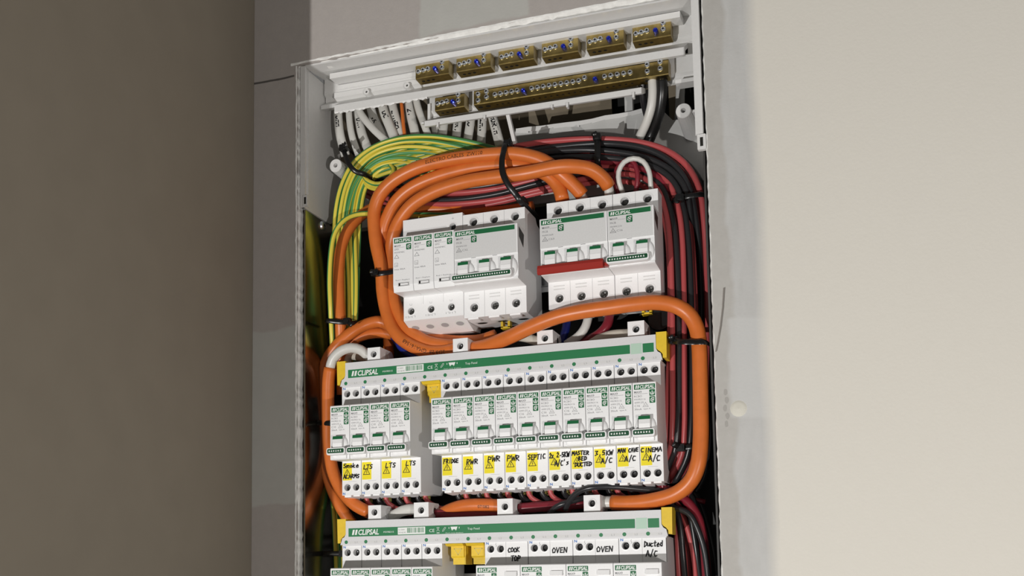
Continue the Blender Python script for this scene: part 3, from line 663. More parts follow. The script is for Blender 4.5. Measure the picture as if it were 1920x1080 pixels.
# ---- tunnel terminals on the busbars
LT = [(-66.8, 84, 'leftmost white tunnel terminal on the upper busbar'), (10.4, 83.4, 'second white tunnel terminal from the left on the upper busbar'), (82.2, 83.2, 'third white tunnel terminal from the left on the upper busbar'), (155.0, 83.6, 'rightmost white tunnel terminal on the upper busbar'),
      (-66.8, -49, 'leftmost white tunnel terminal on the lower busbar'), (-25.6, -49.4, 'second white tunnel terminal from the left on the lower busbar'), (46.4, -49.2, 'third white tunnel terminal from the left on the lower busbar'), (116.9, -49.2, 'rightmost white tunnel terminal on the lower busbar')]
for i, (x, z, lb) in enumerate(LT):
    W, Hh, D = (11.6, 12.2, 27) if i in (0, 4) else (12.9, 13.4, 25)
    r = empty('tunnel_terminal', (x, 2, z), lb, 'terminal', 'tunnel terminals')
    m = MB(); m.prism([(0, 0), (0, Hh), (D-3, Hh), (D, Hh-3), (D, 0)], 0, W, skip=(0,)); m.holes(0, W, 0, Hh, [(W*.5, Hh*.52, 2.75)], 0, 5, 18); m.ring(W*.5, Hh*.52, 2.75, 4.0, 0, .45); m.box(W*.15, W*.85, 3, D-4, -3, 0)
    m.build('terminal_body', 'white', r); screws(r, [(W*.5, Hh*.52)], 4.2, 2.7)
    m = MB().lathe([(3.0, 0), (3.6, -.6), (4.4, -.6), (4.6, 0)], 0, 0, 18, False).tf(lambda v: Vector((W-v.y, 13.5+v.x*1.1, Hh*.5+v.z))); m.build('cable_collar', 'grey_white', r)
    m = MB(); m.add([(W+.05, 13.5+3.2*math.cos(a), Hh*.5+3*math.sin(a)) for a in [k*math.pi/8 for k in range(16)]], [tuple(range(16))]); m.build('cable_entry', 'hole' if i not in (0, 4) else 'grey_white', r)

# ---- large breakers on the upper rail
MX, MY, MZ = 19.5, 4.7, 136.0
def mcb(n, x, label, rating, code, bar):
    r = empty('circuit_breaker', (x, MY, MZ), label, 'breaker'); W = 18*n-.4
    prof = [(44, -20), (40, -22.4), (0, -22.4), (0, -.7), (-19.6, 0), (-20.4, .6), (-20.4, 20.4), (-21, 21), (-21, 44.4), (-20.4, 45), (0, 45.2), (0, 64.6), (30, 64.6), (34, 60), (44, 58)]
    m = MB(); m.prism(prof, .1, W, skip=(2, 10)); lo = [(9+18*k, -14.2, 3.45) for k in range(n)]; up = [(9.4+18*k, 57.6, 3.45) for k in range(n)]
    m.holes(.1, W, -22.4, -.7, lo, 0, 5); m.holes(.1, W, 45.2, 64.6, up, 0, 5)
    for a, b, c in lo+up: m.ring(a, b, c, c+1.3, 0, .5)
    m.build('housing', 'white', r)
    for k in range(1, n):
        [MB().box(18*k-.15, 18*k+.1, -.05, .1, a, b).build('pole_joint', 'faint_print', r) for a, b in ((45.3, 64.5), (-22.3, -.7))]
    screws(r, [(a, b) for a, b, c in lo], 3.4, 3.3, 'steel'); screws(r, [(a, b) for a, b, c in up], 4.4, 3.3)
    y = -21.06
    MB().box(.5, W-.9, y, -20.9, 21.2, 44.6).build('front_label', 'grey_white', r)
    lp = MB().box(1.2, W-2.2, y-.08, y+.1, 39.8, 43.6).build('logo_plate', 'green', r); logo(MB(), 2.4, 40.5, y-.12, 15.6, 2.4).build('logo_text', 'white_print', lp)
    t = MB().text('MAX9', 2.0, 36.8, y-.06, 2.2, 5.8, bold=.02).text('MCB', 2.0, 33.6, y-.06, 2.2, 4.6).text(code, 2.0, 30.8, y-.06, 1.7, 9).text(rating, 7.0, 27.3, y-.06, 2.1, 4.6); t.box(8, 14, y-.05, y, 36.5, 36.65)
    t.stroke([(2, 26.8), (4.2, 30), (6.4, 26.8), (2, 26.8)], .3, y-.06).stroke([(3.4, 27.8), (5, 27.8)], .4, y-.06); t.build('printed_text', 'grey_print', r)
    icon(r, 14.6, 33.4, y, 4.8, 'arrow')
    for k in range(n):
        x0 = 18*k; MB().box(x0+14.6, x0+18.4, y-.1, y+.2, 20.6, 20.85).build('seam', 'grey_print', r) if k < n-1 else None
        dome(r, x0+9.4, 9.4, 8.0, 9.2, -20.4, 3.0); MB().box(x0+3.9, x0+4.9, -23.4, -21, 4.5, 16).build('toggle_slot_shade', 'grey_plastic', r)  # shade at the left of each toggle put in as a dark strip
        toggle(r, x0+4.6, x0+13.0, 5.6, 17.2, -21.4, 3.9)
        MB().box(x0+4.4, x0+13.4, -.3, .1, -4.4, -3.6).box(x0+4.4, x0+13.4, -.3, .1, -7.0, -6.2).build('vent_bar', 'grey_white', r)
        MB().prism([(1, -22.4), (1, -23.6), (8, -24.4), (8, -22.4)], x0+3, x0+12).build('bottom_clip', 'white', r)
        m = MB(); m.add([(x0+8.4+5.6*math.cos(a), 20+4*math.sin(a), -22.46) for a in [q*math.pi/8 for q in range(16)]], [tuple(range(16))]); m.build('cable_entry', 'grey_white', r)
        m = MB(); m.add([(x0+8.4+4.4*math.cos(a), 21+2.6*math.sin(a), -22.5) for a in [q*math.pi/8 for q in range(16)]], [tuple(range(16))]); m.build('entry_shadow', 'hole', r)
    if bar == 'red':
        o = MB().prism([(-20.6, 5.4), (-27.5, 5.8), (-28.6, 3.4), (-28.6, -.4), (-27, -1.4), (-20.6, .2)], -.6, W-2.4).build('handle_tab', 'red', r); MB().prism([(-20.6, 3), (-25.5, 3), (-25.5, .2), (-20.6, .2)], W-2.4, W+.6).build('handle_tip', 'red', o)
    else:
        tab(r, -.4, W-3.6, 1.2, 6.6, -20.6, -27.0, 'green'); MB().box(W*.34, W*.62, -20.9, -20.3, .9, 1.5).build('green_dash', 'dark_green', r)
        MB().box(.2, W, -21.2, -20.2, 0.2, 1.6).build('lower_lip', 'white', r)
    MB().box(W*.45, W*.45+2, 22, 28, -27.6, -22.4).box(W*.45, W*.45+8, 22, 28, -28.4, -26.8).box(W*.45+6, W*.45+8, 22, 28, -27.6, -22.4).build('rail_clip', 'yellow', r) if bar != 'red' else None
    MB().prism([(-17, 43), (-17, 35), (-6, 29), (-4, 40)], W-.05, W+.15).build('side_recess', 'grey_plastic', r)
    return r
mcb(3, MX, 'three pole C32 breaker with green handle bar beside the surge protectors', 'C32', 'MX9MC332', 'green')
mcb(3, 91.5, 'three pole C63 breaker with a wide red handle bar', 'C63', 'MX9MC363R', 'red')
mcb(2, 91.5+54, 'two pole C16 breaker with green handle bar beside the red handle', 'C16', 'MX9MC216', 'green')
# surge protector: a base with three plug-in cartridges
r = empty('surge_protector', (MX-54, MY, MZ), 'white three module surge protector with plug-in cartridges and L1 L2 L3 marks', 'protector')
m = MB(); m.prism([(44, -18), (40, -26), (24, -27.5), (0, -19.4), (0, .6), (-3, 1.2), (-3, 44), (0, 45), (0, 67.2), (44, 67.2)], .1, 53.7, skip=(3, 7))
lo = [(7.0+18*k, -11.6, 3.0) for k in range(3)]; m.holes(.1, 53.7, -19.4, .6, lo, 0, 5); m.holes(.1, 53.7, 45, 67.2, [(45, 56.2, 3.0)], 0, 5)
for a, b, c in lo+[(45, 56.2, 3)]: m.ring(a, b, c, c+1.0, 0, .35)
m.build('base', 'white', r); screws(r, [(a, b) for a, b, c in lo], 3.2, 2.9, 'steel'); screws(r, [(45, 56.2)], 4.2, 2.9)
t = MB()
for k, nm in enumerate(('L3/L1', 'L2/L1', 'L1/L1')): t.text(('L3/E1', 'L2/E1', 'L1/L1')[k], 10.6+18*k, -15.4, -.06, 2.4, 8.6, rot180=True); t.stroke([(5.8+18*k, -5), (5.8+18*k, -6.4), (7.6+18*k, -6.4), (7.6+18*k, -5)], .2, -.06)
t.stroke([(44.2, 63.2), (46.2, 63.2)], .25, -.06).stroke([(45.2, 62.2), (45.2, 64.4)], .25, -.06); t.build('printed_text', 'faint_print', r)
for k in (0, 1): MB().box(16.0+18*k, 18.2+18*k, -.6, .2, -6.5, .6).box(16.5+18*k, 17.7+18*k, -.7, .2, -6.1, -1).build('release_latch', 'white', r)
for k in range(4):
    cx = 6+13.4*k; E_ = lambda a, b, e: [(cx+a*math.cos(q*math.pi/8), 11+b*math.sin(q*math.pi/8), -19.4-.3375*(11+b*math.sin(q*math.pi/8))-e) for q in range(16)]
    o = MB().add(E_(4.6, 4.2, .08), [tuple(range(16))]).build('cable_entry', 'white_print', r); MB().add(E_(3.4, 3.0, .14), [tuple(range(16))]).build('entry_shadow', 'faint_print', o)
for k in range(3):
    c = MB(); x0 = 18*k+.15; x1 = 18*k+17.75
    c.prism([(-3, .9), (-19.6, 0), (-21, 5.5), (-21, 45.6), (-20.4, 46.2), (-3, 46.2)], x0, x1); c = c.build('cartridge', 'white', r); y = -21
    lp = MB().box(x0+1, x1-1.2, y-.08, y+.1, 40.8, 44.8).build('logo_plate', 'green', c); logo(MB(), x0+1.8, 41.6, y-.12, 14.0, 2.5).build('logo_text', 'white_print', c)
    t = MB().text('MAX9', x0+1.2, 37.8, y-.06, 2.2, 5.6, bold=.02).text('SPD', x0+1.2, 35.0, y-.06, 1.9, 4).text('MX9SP40C', x0+1.2, 32.4, y-.06, 1.8, 9.2).text('Imax 40kA', x0+1.2, 18.2, y-.06, 1.9, 9.6).text('T2', x0+2.0, 21.6, y-.06, 1.8, 1.8).text('Red = Replace', x0+2.2, 9.2, y-.06, 1.5, 12.4)
    t.box(x0+1.2, x0+10.6, y-.05, y, 37.0, 37.15); t.stroke([(x0+1.2, 28.2), (x0+3.2, 31.2), (x0+5.2, 28.2), (x0+1.2, 28.2)], .3, y-.06); t.stroke([(x0+1.3, 21.2), (x0+4.2, 21.2), (x0+4.2, 24.2), (x0+1.3, 24.2), (x0+1.3, 21.2)], .2, y-.06); t.build('printed_text', 'grey_print', c)
    icon(c, x0+11.8, 34.6, y, 4.5, 'arrow')
    w_ = MB().box(x0+4.2, x0+14.4, y-.25, y, 4.2, 7.6).build('status_frame', 'grey_white', c); MB().box(x0+4.9, x0+13.7, y-.3, y, 4.7, 7.1).build('status_window', 'dark_steel', w_); MB().box(x0+6.4, x0+13.4, y-.35, y, 5.0, 6.8).build('status_flag', 'white', w_)
# ------------------------------------------------------------------ cables and wires
def pathlen(path): return sum((b-a).length for a, b in zip(path, path[1:]))
def nearest_s(path, u, v, y):
    t = at(u, v, y); L = 0; best = (1e9, 0)
    for a, b in zip(path, path[1:]):
        L += (b-a).length; d = (b-t).length
        if d < best[0]: best = (d, L)
    return best[1]
OG = 'orange sheathed mains cables'
C1 = [(1092, 366, 22), (1078, 350, 18), (1052, 326, 12), (1015, 300, 8), (970, 289, 6), (930, 289, 6), (880, 294, 6), (835, 301, 6), (784, 314, 7), (740, 337, 8), (713, 365, 10), (702, 395, 12), (702, 425, 13), (706, 460, 14), (715, 502, 16), (718, 548, 18), (725, 585, 19), (735, 613, 18), (750, 633, 17), (772, 648, 16), (802, 659, 16), (831, 660, 16), (862, 654, 16)]
o, pth = cable('orange_cable', 'orange sheathed cable of the outermost loop, printed along its top', 'cable', C1, 5.7, 'orange', OG, 14)
wrap_text(o, pth, 5.7, 'ELECTRO CABLES  ZW110', nearest_s(pth, 800, 309, 6), 4.4, 'cable_ink', shift=.8, flip=True)
wrap_text(o, pth, 5.7, '2D3/28  GMA161568', nearest_s(pth, 836, 660, 16), 4.6, 'cable_ink', name='printed_number', shift=-1.5, flip=True)
C2 = [(1055, 376, 18), (1048, 352, 18), (1030, 330, 16), (1000, 316, 13), (960, 309, 11), (915, 311, 11), (873, 317, 11), (818, 332, 12), (773, 352, 13), (744, 377, 15), (728, 405, 17), (719, 432, 19), (721, 456, 24), (728, 500, 30), (733, 555, 32), (752, 600, 32), (790, 628, 32), (840, 640, 32), (895, 640, 32), (930, 630, 32)]
cable('orange_cable', 'orange sheathed cable of the middle loop of three', 'cable', C2, 5.7, 'orange', OG, 14)
C3 = [(1141, 350, 20), (1131, 335, 15), (1108, 318, 8), (1075, 312, 3), (1040, 314, 1), (985, 325, 0), (930, 332, 1), (873, 341, 3), (818, 358, 5), (776, 382, 8), (752, 410, 12), (738, 440, 18), (733, 475, 22), (733, 520, 23), (738, 560, 22), (750, 592, 21), (770, 622, 20), (800, 641, 20), (831, 648, 20), (866, 650, 22)]
cable('orange_cable', 'orange sheathed cable of the innermost loop crossing in front', 'cable', C3, 5.7, 'orange', OG, 14)
C4 = [(705, 388, 40), (682, 400, 34), (657, 425, 24), (641, 460, 20), (636, 500, 19), (636, 550, 19), (638, 600, 20), (639, 640, 26), (640, 690, 34), (642, 740, 38)]
cable('orange_cable', 'straight orange sheathed cable beside the green and yellow wires on the left', 'cable', C4, 5.0, 'orange', OG, 14)
C5 = [(735, 612, 34), (712, 603, 32), (685, 609, 28), (657, 625, 22), (632, 648, 20), (614, 674, 22), (607, 705, 24), (605, 760, 26), (605, 820, 28), (610, 870, 28), (622, 915, 28), (640, 953, 28), (662, 985, 30)]
cable('orange_cable', 'orange sheathed cable hugging the left panel in a wide outer bow', 'cable', C5, 5.2, 'orange', OG, 14)
C6 = [(619, 690, 6), (616, 712, 7), (615, 745, 9), (615, 790, 11), (616, 835, 13), (624, 882, 14), (640, 918, 14), (664, 945, 14), (692, 961, 15)]
cable('orange_cable', 'orange sheathed cable below the white cable end, down to the lower busbar', 'cable', C6, 5.4, 'orange', OG, 14)
C7 = [(740, 628, 44), (715, 624, 40), (690, 626, 36), (666, 636, 32), (651, 655, 32), (645, 685, 36), (645, 730, 40)]
cable('orange_cable', 'short orange sheathed bow tucked inside the outer bow on the left', 'cable', C7, 4.8, 'orange', OG, 14)
C8 = [(718, 560, 52), (724, 600, 50), (728, 640, 50), (730, 690, 52)]
cable('orange_cable', 'dark lying orange cable going straight down behind the upper busbar', 'cable', C8, 4.6, 'orange', OG, 12)
C9 = [(884, 655, 14), (915, 648, 8), (955, 632, 0), (1000, 611, -5), (1045, 594, -8), (1090, 584, -9), (1140, 577, -9), (1190, 570, -8), (1230, 567, -6), (1265, 573, -3), (1290, 588, -1), (1305, 612, 0), (1311, 645, 0), (1313, 700, 0), (1314, 760, 0), (1314, 820, 0), (1309, 870, 0), (1293, 905, 2), (1262, 928, 5), (1215, 940, 9), (1175, 943, 12), (1148, 942, 14)]
cable('orange_cable', 'long orange cable sweeping under the large breakers and down the right side', 'cable', C9, 5.9, 'orange', OG, 16)
C10 = [(800, 985, 30), (820, 970, 26), (842, 957, 20), (868, 949, 17), (900, 947, 16), (945, 949, 16)]
o, pth = cable('orange_cable', 'short orange cable entering the lower busbar behind the red wire', 'cable', C10, 5.4, 'orange', OG, 14)
wrap_text(o, pth, 5.4, '07/082', nearest_s(pth, 896, 954, 12), 3.6, 'cable_ink', shift=-2.5)
C11 = [(1000, 388, 46), (940, 396, 46), (880, 394, 46), (820, 392, 44), (770, 398, 42), (715, 400, 42)]
cable('orange_cable', 'orange cable lying deep behind the surge protector top', 'cable', C11, 5.0, 'orange', OG, 12)
# pale cores out of the sheaths
WG = 'white insulated cable ends'
cable('white_core', 'white core bending from the left orange cable into its terminal', 'wire', [(619, 692, 6), (624, 674, 4), (638, 659, 4), (658, 652, 6), (676, 656, 10), (692, 668, 14), (704, 668, 15)], 4.3, 'white_wire', WG, 12)
cable('white_core', 'white core leaving the orange cable at the middle of the red handle breaker', 'wire', [(1082, 357, 19), (1089, 365, 21), (1095, 376, 24), (1096, 392, 26)], 3.8, 'white_wire', WG)
cable('white_core', 'white core leaving the orange cable beside the white loop', 'wire', [(1139, 347, 19), (1142, 358, 20), (1143, 385, 24)], 3.9, 'white_wire', WG)
cable('white_core', 'white core of the long orange cable at the lower right terminal', 'wire', [(1152, 942, 14), (1136, 942, 14), (1118, 943, 15)], 4.9, 'white_wire', WG)
cable('white_core', 'white core curving up into the second lower terminal', 'wire', [(712, 975, 22), (735, 968, 20), (755, 958, 17), (775, 955, 16), (798, 958, 16)], 4.6, 'white_wire', WG)
cable('white_core', 'white core rising under the red handle breaker', 'wire', [(1104, 590, 26), (1098, 612, 24), (1085, 630, 24), (1062, 646, 26)], 3.6, 'white_wire', WG)
cable('cream_core', 'cream core flattened into the third upper terminal', 'wire', [(915, 642, 26), (945, 634, 22), (975, 631, 18), (1002, 638, 16), (1020, 640, 16)], 3.8, 'cream_wire', WG)
cable('cream_core', 'cream core running to the rightmost upper terminal', 'wire', [(1090, 648, 30), (1120, 637, 24), (1148, 628, 18), (1180, 626, 16)], 3.9, 'cream_wire', WG)
cable('cream_core', 'cream core lying under the white core by the left upper terminal', 'wire', [(650, 690, 34), (655, 668, 32), (680, 670, 30), (712, 678, 30)], 3.8, 'cream_wire', WG)
cable('dark_red_core', 'thick red core dropping under the red handle breaker', 'wire', [(1143, 588, 30), (1139, 608, 26), (1124, 626, 25), (1100, 640, 27), (1078, 655, 30)], 3.9, 'dark_red_wire', 'thick red cores')
cable('dark_red_core', 'thick red core between the second and third lower terminals', 'wire', [(808, 962, 18), (850, 964, 18), (900, 962, 18), (955, 958, 18)], 3.7, 'dark_red_wire', 'thick red cores')
cable('dark_red_core', 'thick red core leaving the third lower terminal to the right', 'wire', [(960, 954, 18), (1000, 951, 20), (1050, 947, 24), (1095, 944, 26)], 4.2, 'dark_red_wire', 'thick red cores')
cable('dark_red_core', 'thick red core sweeping from the upper row down the right side', 'wire', [(1180, 922, 30), (1235, 915, 24), (1275, 930, 18), (1302, 958, 16), (1318, 1005, 16), (1326, 1090, 18)], 3.6, 'dark_red_wire', 'thick red cores')
cable('blue_core', 'blue core under the orange loops by the upper busbar', 'wire', [(738, 632, 30), (756, 655, 28), (780, 667, 28), (812, 672, 30)], 3.2, 'blue_wire', 'blue cores')
cable('blue_core', 'blue core between the third upper terminal and the white core', 'wire', [(1063, 600, 34), (1060, 620, 32), (1050, 650, 32)], 3.4, 'blue_wire', 'blue cores')
# jumper loops on top of the two pole breaker
cable('white_jumper', 'white wire loop arching over the two pole breaker', 'wire', [(1168, 362, 26), (1161, 342, 22), (1160, 322, 20), (1170, 304, 18), (1188, 297, 18), (1206, 303, 18), (1217, 322, 20), (1220, 345, 23), (1222, 372, 28)], 2.05, 'white_wire')
cable('red_jumper', 'red wire loop arching just behind the white loop', 'wire', [(1160, 365, 30), (1154, 342, 26), (1157, 316, 24), (1172, 301, 23), (1186, 302, 23), (1194, 318, 24), (1195, 340, 26), (1190, 372, 30)], 2.0, 'dark_red_wire')
# neutral tails into the long link bar
cable('white_neutral_tail', 'thick white tail hanging from the long brass bar', 'cable', [(1223, 146, 20), (1224, 175, 22), (1220, 205, 26), (1211, 232, 32), (1199, 258, 40)], 3.7, 'white_wire')
cable('black_neutral_tail', 'thick black tail hanging from the right end of the long brass bar', 'cable', [(1241, 146, 20), (1241, 178, 24), (1235, 215, 32), (1222, 250, 42), (1210, 276, 46)], 4.6, 'tie')
cable('black_wire', 'thin black wire behind the thick white tail', 'wire', [(1205, 148, 24), (1205, 178, 30), (1210, 208, 40), (1220, 240, 50)], 2.6, 'black_wire')

# ---- red and black circuit wires
def bundle(pts, offs, name_label, group, r=2.45, jit=1.2, seed=1, cols=None):
    rnd = random.Random(seed); C = [at(*p) for p in pts]; n = len(C); T = []
    for i in range(n): T.append((C[min(n-1, i+1)]-C[max(0, i-1)]).normalized())
    cnt = {}; ORD = ['first', 'second', 'third', 'fourth', 'fifth', 'sixth', 'seventh', 'eighth', 'ninth', 'tenth', 'eleventh', 'twelfth', 'thirteenth']
    for (du, dv, col) in sorted(offs, key=lambda q: -q[0]):
        P = []
        ph = rnd.uniform(0, 6); am = jit*rnd.uniform(.5, 1)
        for i in range(n):
            nn = T[i].cross(Vector((0, 1, 0))).normalized()
            P.append(C[i]+nn*(du+am*math.sin(ph+i*.9))+Vector((0, dv+am*.6*math.cos(ph+i*1.1), 0)))
        nm = {'red_wire': 'red_wire', 'dark_red_wire': 'red_wire', 'black_wire': 'black_wire'}[col]
        cnt[nm] = cnt.get(nm, 0)+1; cable(nm, ORD[cnt[nm]-1]+' '+name_label[nm], 'wire', P, r, col, group[nm], 8, px=False, step=5)
RW, BW, DW = 'red_wire', 'black_wire', 'dark_red_wire'
top = [(960, 300, 34), (1020, 290, 32), (1087, 284, 30), (1142, 284, 30), (1195, 291, 28), (1236, 306, 27), (1266, 330, 26), (1285, 364, 25), (1293, 410, 26), (1298, 470, 30), (1300, 540, 32), (1300, 620, 32), (1297, 700, 32), (1294, 780, 32), (1291, 840, 32), (1284, 885, 32), (1262, 920, 30)]
offs = [(11, 0, RW), (5.6, -1, BW), (.6, -1.5, BW), (-4.6, -1, BW), (8, 5, RW), (2.6, 4, BW), (-2.2, 4, RW), (-8.6, 2, DW), (13.4, 6, BW), (-9.8, 7, RW), (5.4, 9, BW), (0, 9, RW), (-5, 9, BW), (10.5, 11, BW)]
bundle(top, offs, {'red_wire': 'red wire from outside in the bundle arching over the top right', 'black_wire': 'black wire from outside in the bundle arching over the top right'}, {'red_wire': 'red wires of the outer bundle', 'black_wire': 'black wires of the outer bundle'}, seed=4)
mid = [(672, 338, 48), (700, 352, 46), (745, 368, 44), (800, 373, 42), (860, 371, 40), (930, 362, 40), (1000, 346, 40), (1080, 328, 42), (1150, 318, 40), (1205, 322, 36), (1243, 348, 28), (1262, 392, 22), (1271, 450, 17), (1274, 540, 15), (1274, 640, 15), (1273, 730, 15), (1272, 800, 16), (1268, 850, 20), (1246, 900, 28)]
offs = [(9, 0, BW), (4.2, -1.2, RW), (-.6, -1.4, BW), (-5.2, -1, RW), (6.6, 3.4, BW), (1.8, 3.6, RW), (-3, 3.8, BW), (-8.6, 2.4, RW), (10.6, 5.2, RW), (3.6, 7.6, DW)]
bundle(mid, offs, {'red_wire': 'red wire from outside in the bundle behind the orange loops', 'black_wire': 'black wire from outside in the bundle behind the orange loops'}, {'red_wire': 'red wires of the inner bundle', 'black_wire': 'black wires of the inner bundle'}, seed=8, r=2.3)
low = [(1236, 905, 34), (1262, 925, 30), (1282, 955, 26), (1294, 1000, 26), (1300, 1045, 28), (1304, 1100, 28)]
offs = [(10, 4, BW), (4.5, 0, BW), (-.8, 1, RW), (-6, 2, BW), (-11, 6, RW), (7, 9, RW), (1.6, 8, DW), (14, 9, BW), (-4, 10, RW)]
bundle(low, offs, {'red_wire': 'red wire from outside fanning down beside the lower busbar', 'black_wire': 'black wire from outside fanning down beside the lower busbar'}, {'red_wire': 'red wires at the lower right', 'black_wire': 'black wires at the lower right'}, seed=12, r=2.3, jit=2.2)
# tails under the upper row, running to the right
rnd = random.Random(21)
for k in [-90, -72, -54, -36]+[18*i for i in range(10)]:
    for q, (col, dx, nm) in enumerate(((RW, 13, 'red_tail'), (BW, 6, 'black_tail'))):
        a = Vector((k+dx, 20, -29)); e = rnd.uniform(0, 3); run = 26+rnd.uniform(0, 14); zz = -40-rnd.uniform(0, 5)
        P = [a+Vector((0, 0, 6)), a, a+Vector((1.5, 2, -5)), a+Vector((8+e, 7+q*3, -10)), a+Vector((18+e, 12+q*3, zz+29+2)), a+Vector((run, 14+q*4, zz+29))]
        near = {-90: 'SMOKE ALARMS', -72: 'first LTS', -54: 'middle LTS', -36: 'last LTS', 0: 'FRIDGE', 18: 'first PWR', 36: 'middle PWR', 54: 'last PWR', 72: 'SEPTIC', 90: '2x 2-5KW', 108: 'MASTER BED', 126: '3.5KW', 144: 'MAN CAVE', 162: 'CINEMA'}[k]
        cable(nm, f'{"red" if q == 0 else "black"} wire tail under the {near} breaker of the upper row', 'wire', P, 2.1, col if rnd.random() > .2 or q else DW, f'{"red" if q == 0 else "black"} tails under the upper breaker row', 8, px=False)
cable('black_wire', 'black wire looping out over the rightmost lower terminal', 'wire', [(1060, 955, 12), (1068, 938, 6), (1085, 922, 2), (1110, 914, 0), (1150, 913, 4), (1200, 917, 12), (1250, 922, 22), (1275, 925, 30)], 2.3, 'black_wire', None, 8)
cable('black_wire', 'black wire dipping in front of the thick red core', 'wire', [(1030, 962, 14), (1045, 949, 10), (1065, 942, 10), (1090, 935, 16), (1120, 926, 24)], 2.2, 'black_wire', None, 8)
cable('black_wire', 'black wire crossing the right gutter above the lower busbar end', 'wire', [(1215, 935, 26), (1260, 950, 14), (1290, 962, 10), (1305, 985, 10), (1320, 1030, 12), (1330, 1100, 14)], 2.3, 'black_wire', None, 8)

# ---- green and yellow earth wires
outer = [(975, 292, 44), (925, 275, 38), (870, 261, 32), (810, 254, 28), (750, 259, 26), (700, 277, 24), (664, 306, 22), (642, 345, 21), (630, 390, 22), (625, 440, 26), (624, 500, 30), (625, 560, 32), (626, 620, 34), (628, 700, 38)]
inner = [(830, 342, 40), (812, 336, 37), (793, 328, 34), (772, 321, 32), (745, 316, 31), (718, 319, 31), (698, 333, 31), (684, 356, 31), (676, 392, 32), (672, 440, 36), (671, 500, 38), (670, 560, 40), (668, 620, 42), (664, 700, 46)]
ORDS = ['first', 'second', 'third', 'fourth', 'fifth', 'sixth', 'seventh', 'eighth', 'ninth', 'tenth', 'eleventh', 'twelfth', 'thirteenth']
EG = 'green and yellow earth wires of the bundle'
rnd = random.Random(31); NW = 13
for k in range(NW):
    f = k/(NW-1); back = (k % 2)*4.0; ph = rnd.uniform(0, 6)
    P = []
    for i, (a, b) in enumerate(zip(outer, inner)):
        g = f+.035*math.sin(ph+i*.8)
        P.append((a[0]+(b[0]-a[0])*g, a[1]+(b[1]-a[1])*g, a[2]+(b[2]-a[2])*f+back))
    cable('earth_wire', ORDS[k]+' green and yellow wire from outside of the left earth bundle', 'wire', P, 2.0, 'earth', EG, 10, twist=rnd.random())
for k in range(6):
    d = k*6.5; P = [(985-k*6, 296+d*.5, 46), (925, 283+d*.4, 40), (870, 272+d*.55, 35), (815, 268+d*.9, 32), (768, 276+d*1.1, 31), (730, 290+d, 31), (700, 309+d*.8, 33), (682, 332+d*.7, 37)]
    cable('earth_wire', ORDS[k]+' green and yellow wire from the top behind the earth arch', 'wire', P, 2.1, 'earth', EG, 10, twist=rnd.random())
for k in range(3):
    q = k*4.5; cable('earth_coil', ['upper', 'middle', 'lower'][k]+' short green and yellow wire curled inside the earth bundle', 'wire', [(682, 328+q*.3, 26+q*.5), (688, 338+q, 24+q*.5), (704, 345+q, 22+q*.5), (722, 342+q, 22+q*.5), (734, 330+q, 24+q*.5), (738, 318+q*.5, 27+q*.5), (730, 308, 31)], 2.1, 'earth', 'curled earth wires', 10, twist=rnd.random())
cable('earth_wire', 'single green and yellow earth wire bowing in front of the left orange cable', 'wire', [(850, 403, 36), (790, 403, 32), (740, 402, 26), (695, 400, 20), (662, 404, 12), (640, 418, 6), (626, 442, 4), (620, 480, 4), (618, 530, 6), (620, 580, 10), (622, 625, 18), (624, 680, 26)], 2.3, 'earth', None, 12, twist=.2)
for k in range(3):
    cable('earth_wire', ['leftmost', 'middle', 'rightmost'][k]+' of three green and yellow wires low on the left behind the orange bow', 'wire', [(622+k*6, 890, 40), (624+k*6, 940, 36+2*k), (628+k*6, 1000, 34+2*k), (632+k*5, 1100, 34+2*k)], 2.2, 'earth', 'low left earth wires', 10, twist=rnd.random())
for k in range(3):
    cable('earth_wire', ['leftmost', 'middle', 'rightmost'][k]+' of three green and yellow wires standing behind the left orange cable', 'wire', [(646+k*9, 400, 34), (650+k*8, 460, 32), (654+k*7, 530, 31), (655+k*6, 600, 32), (652+k*6, 660, 40)], 2.1, 'earth', 'earth wires behind the orange cable', 10, twist=rnd.random())

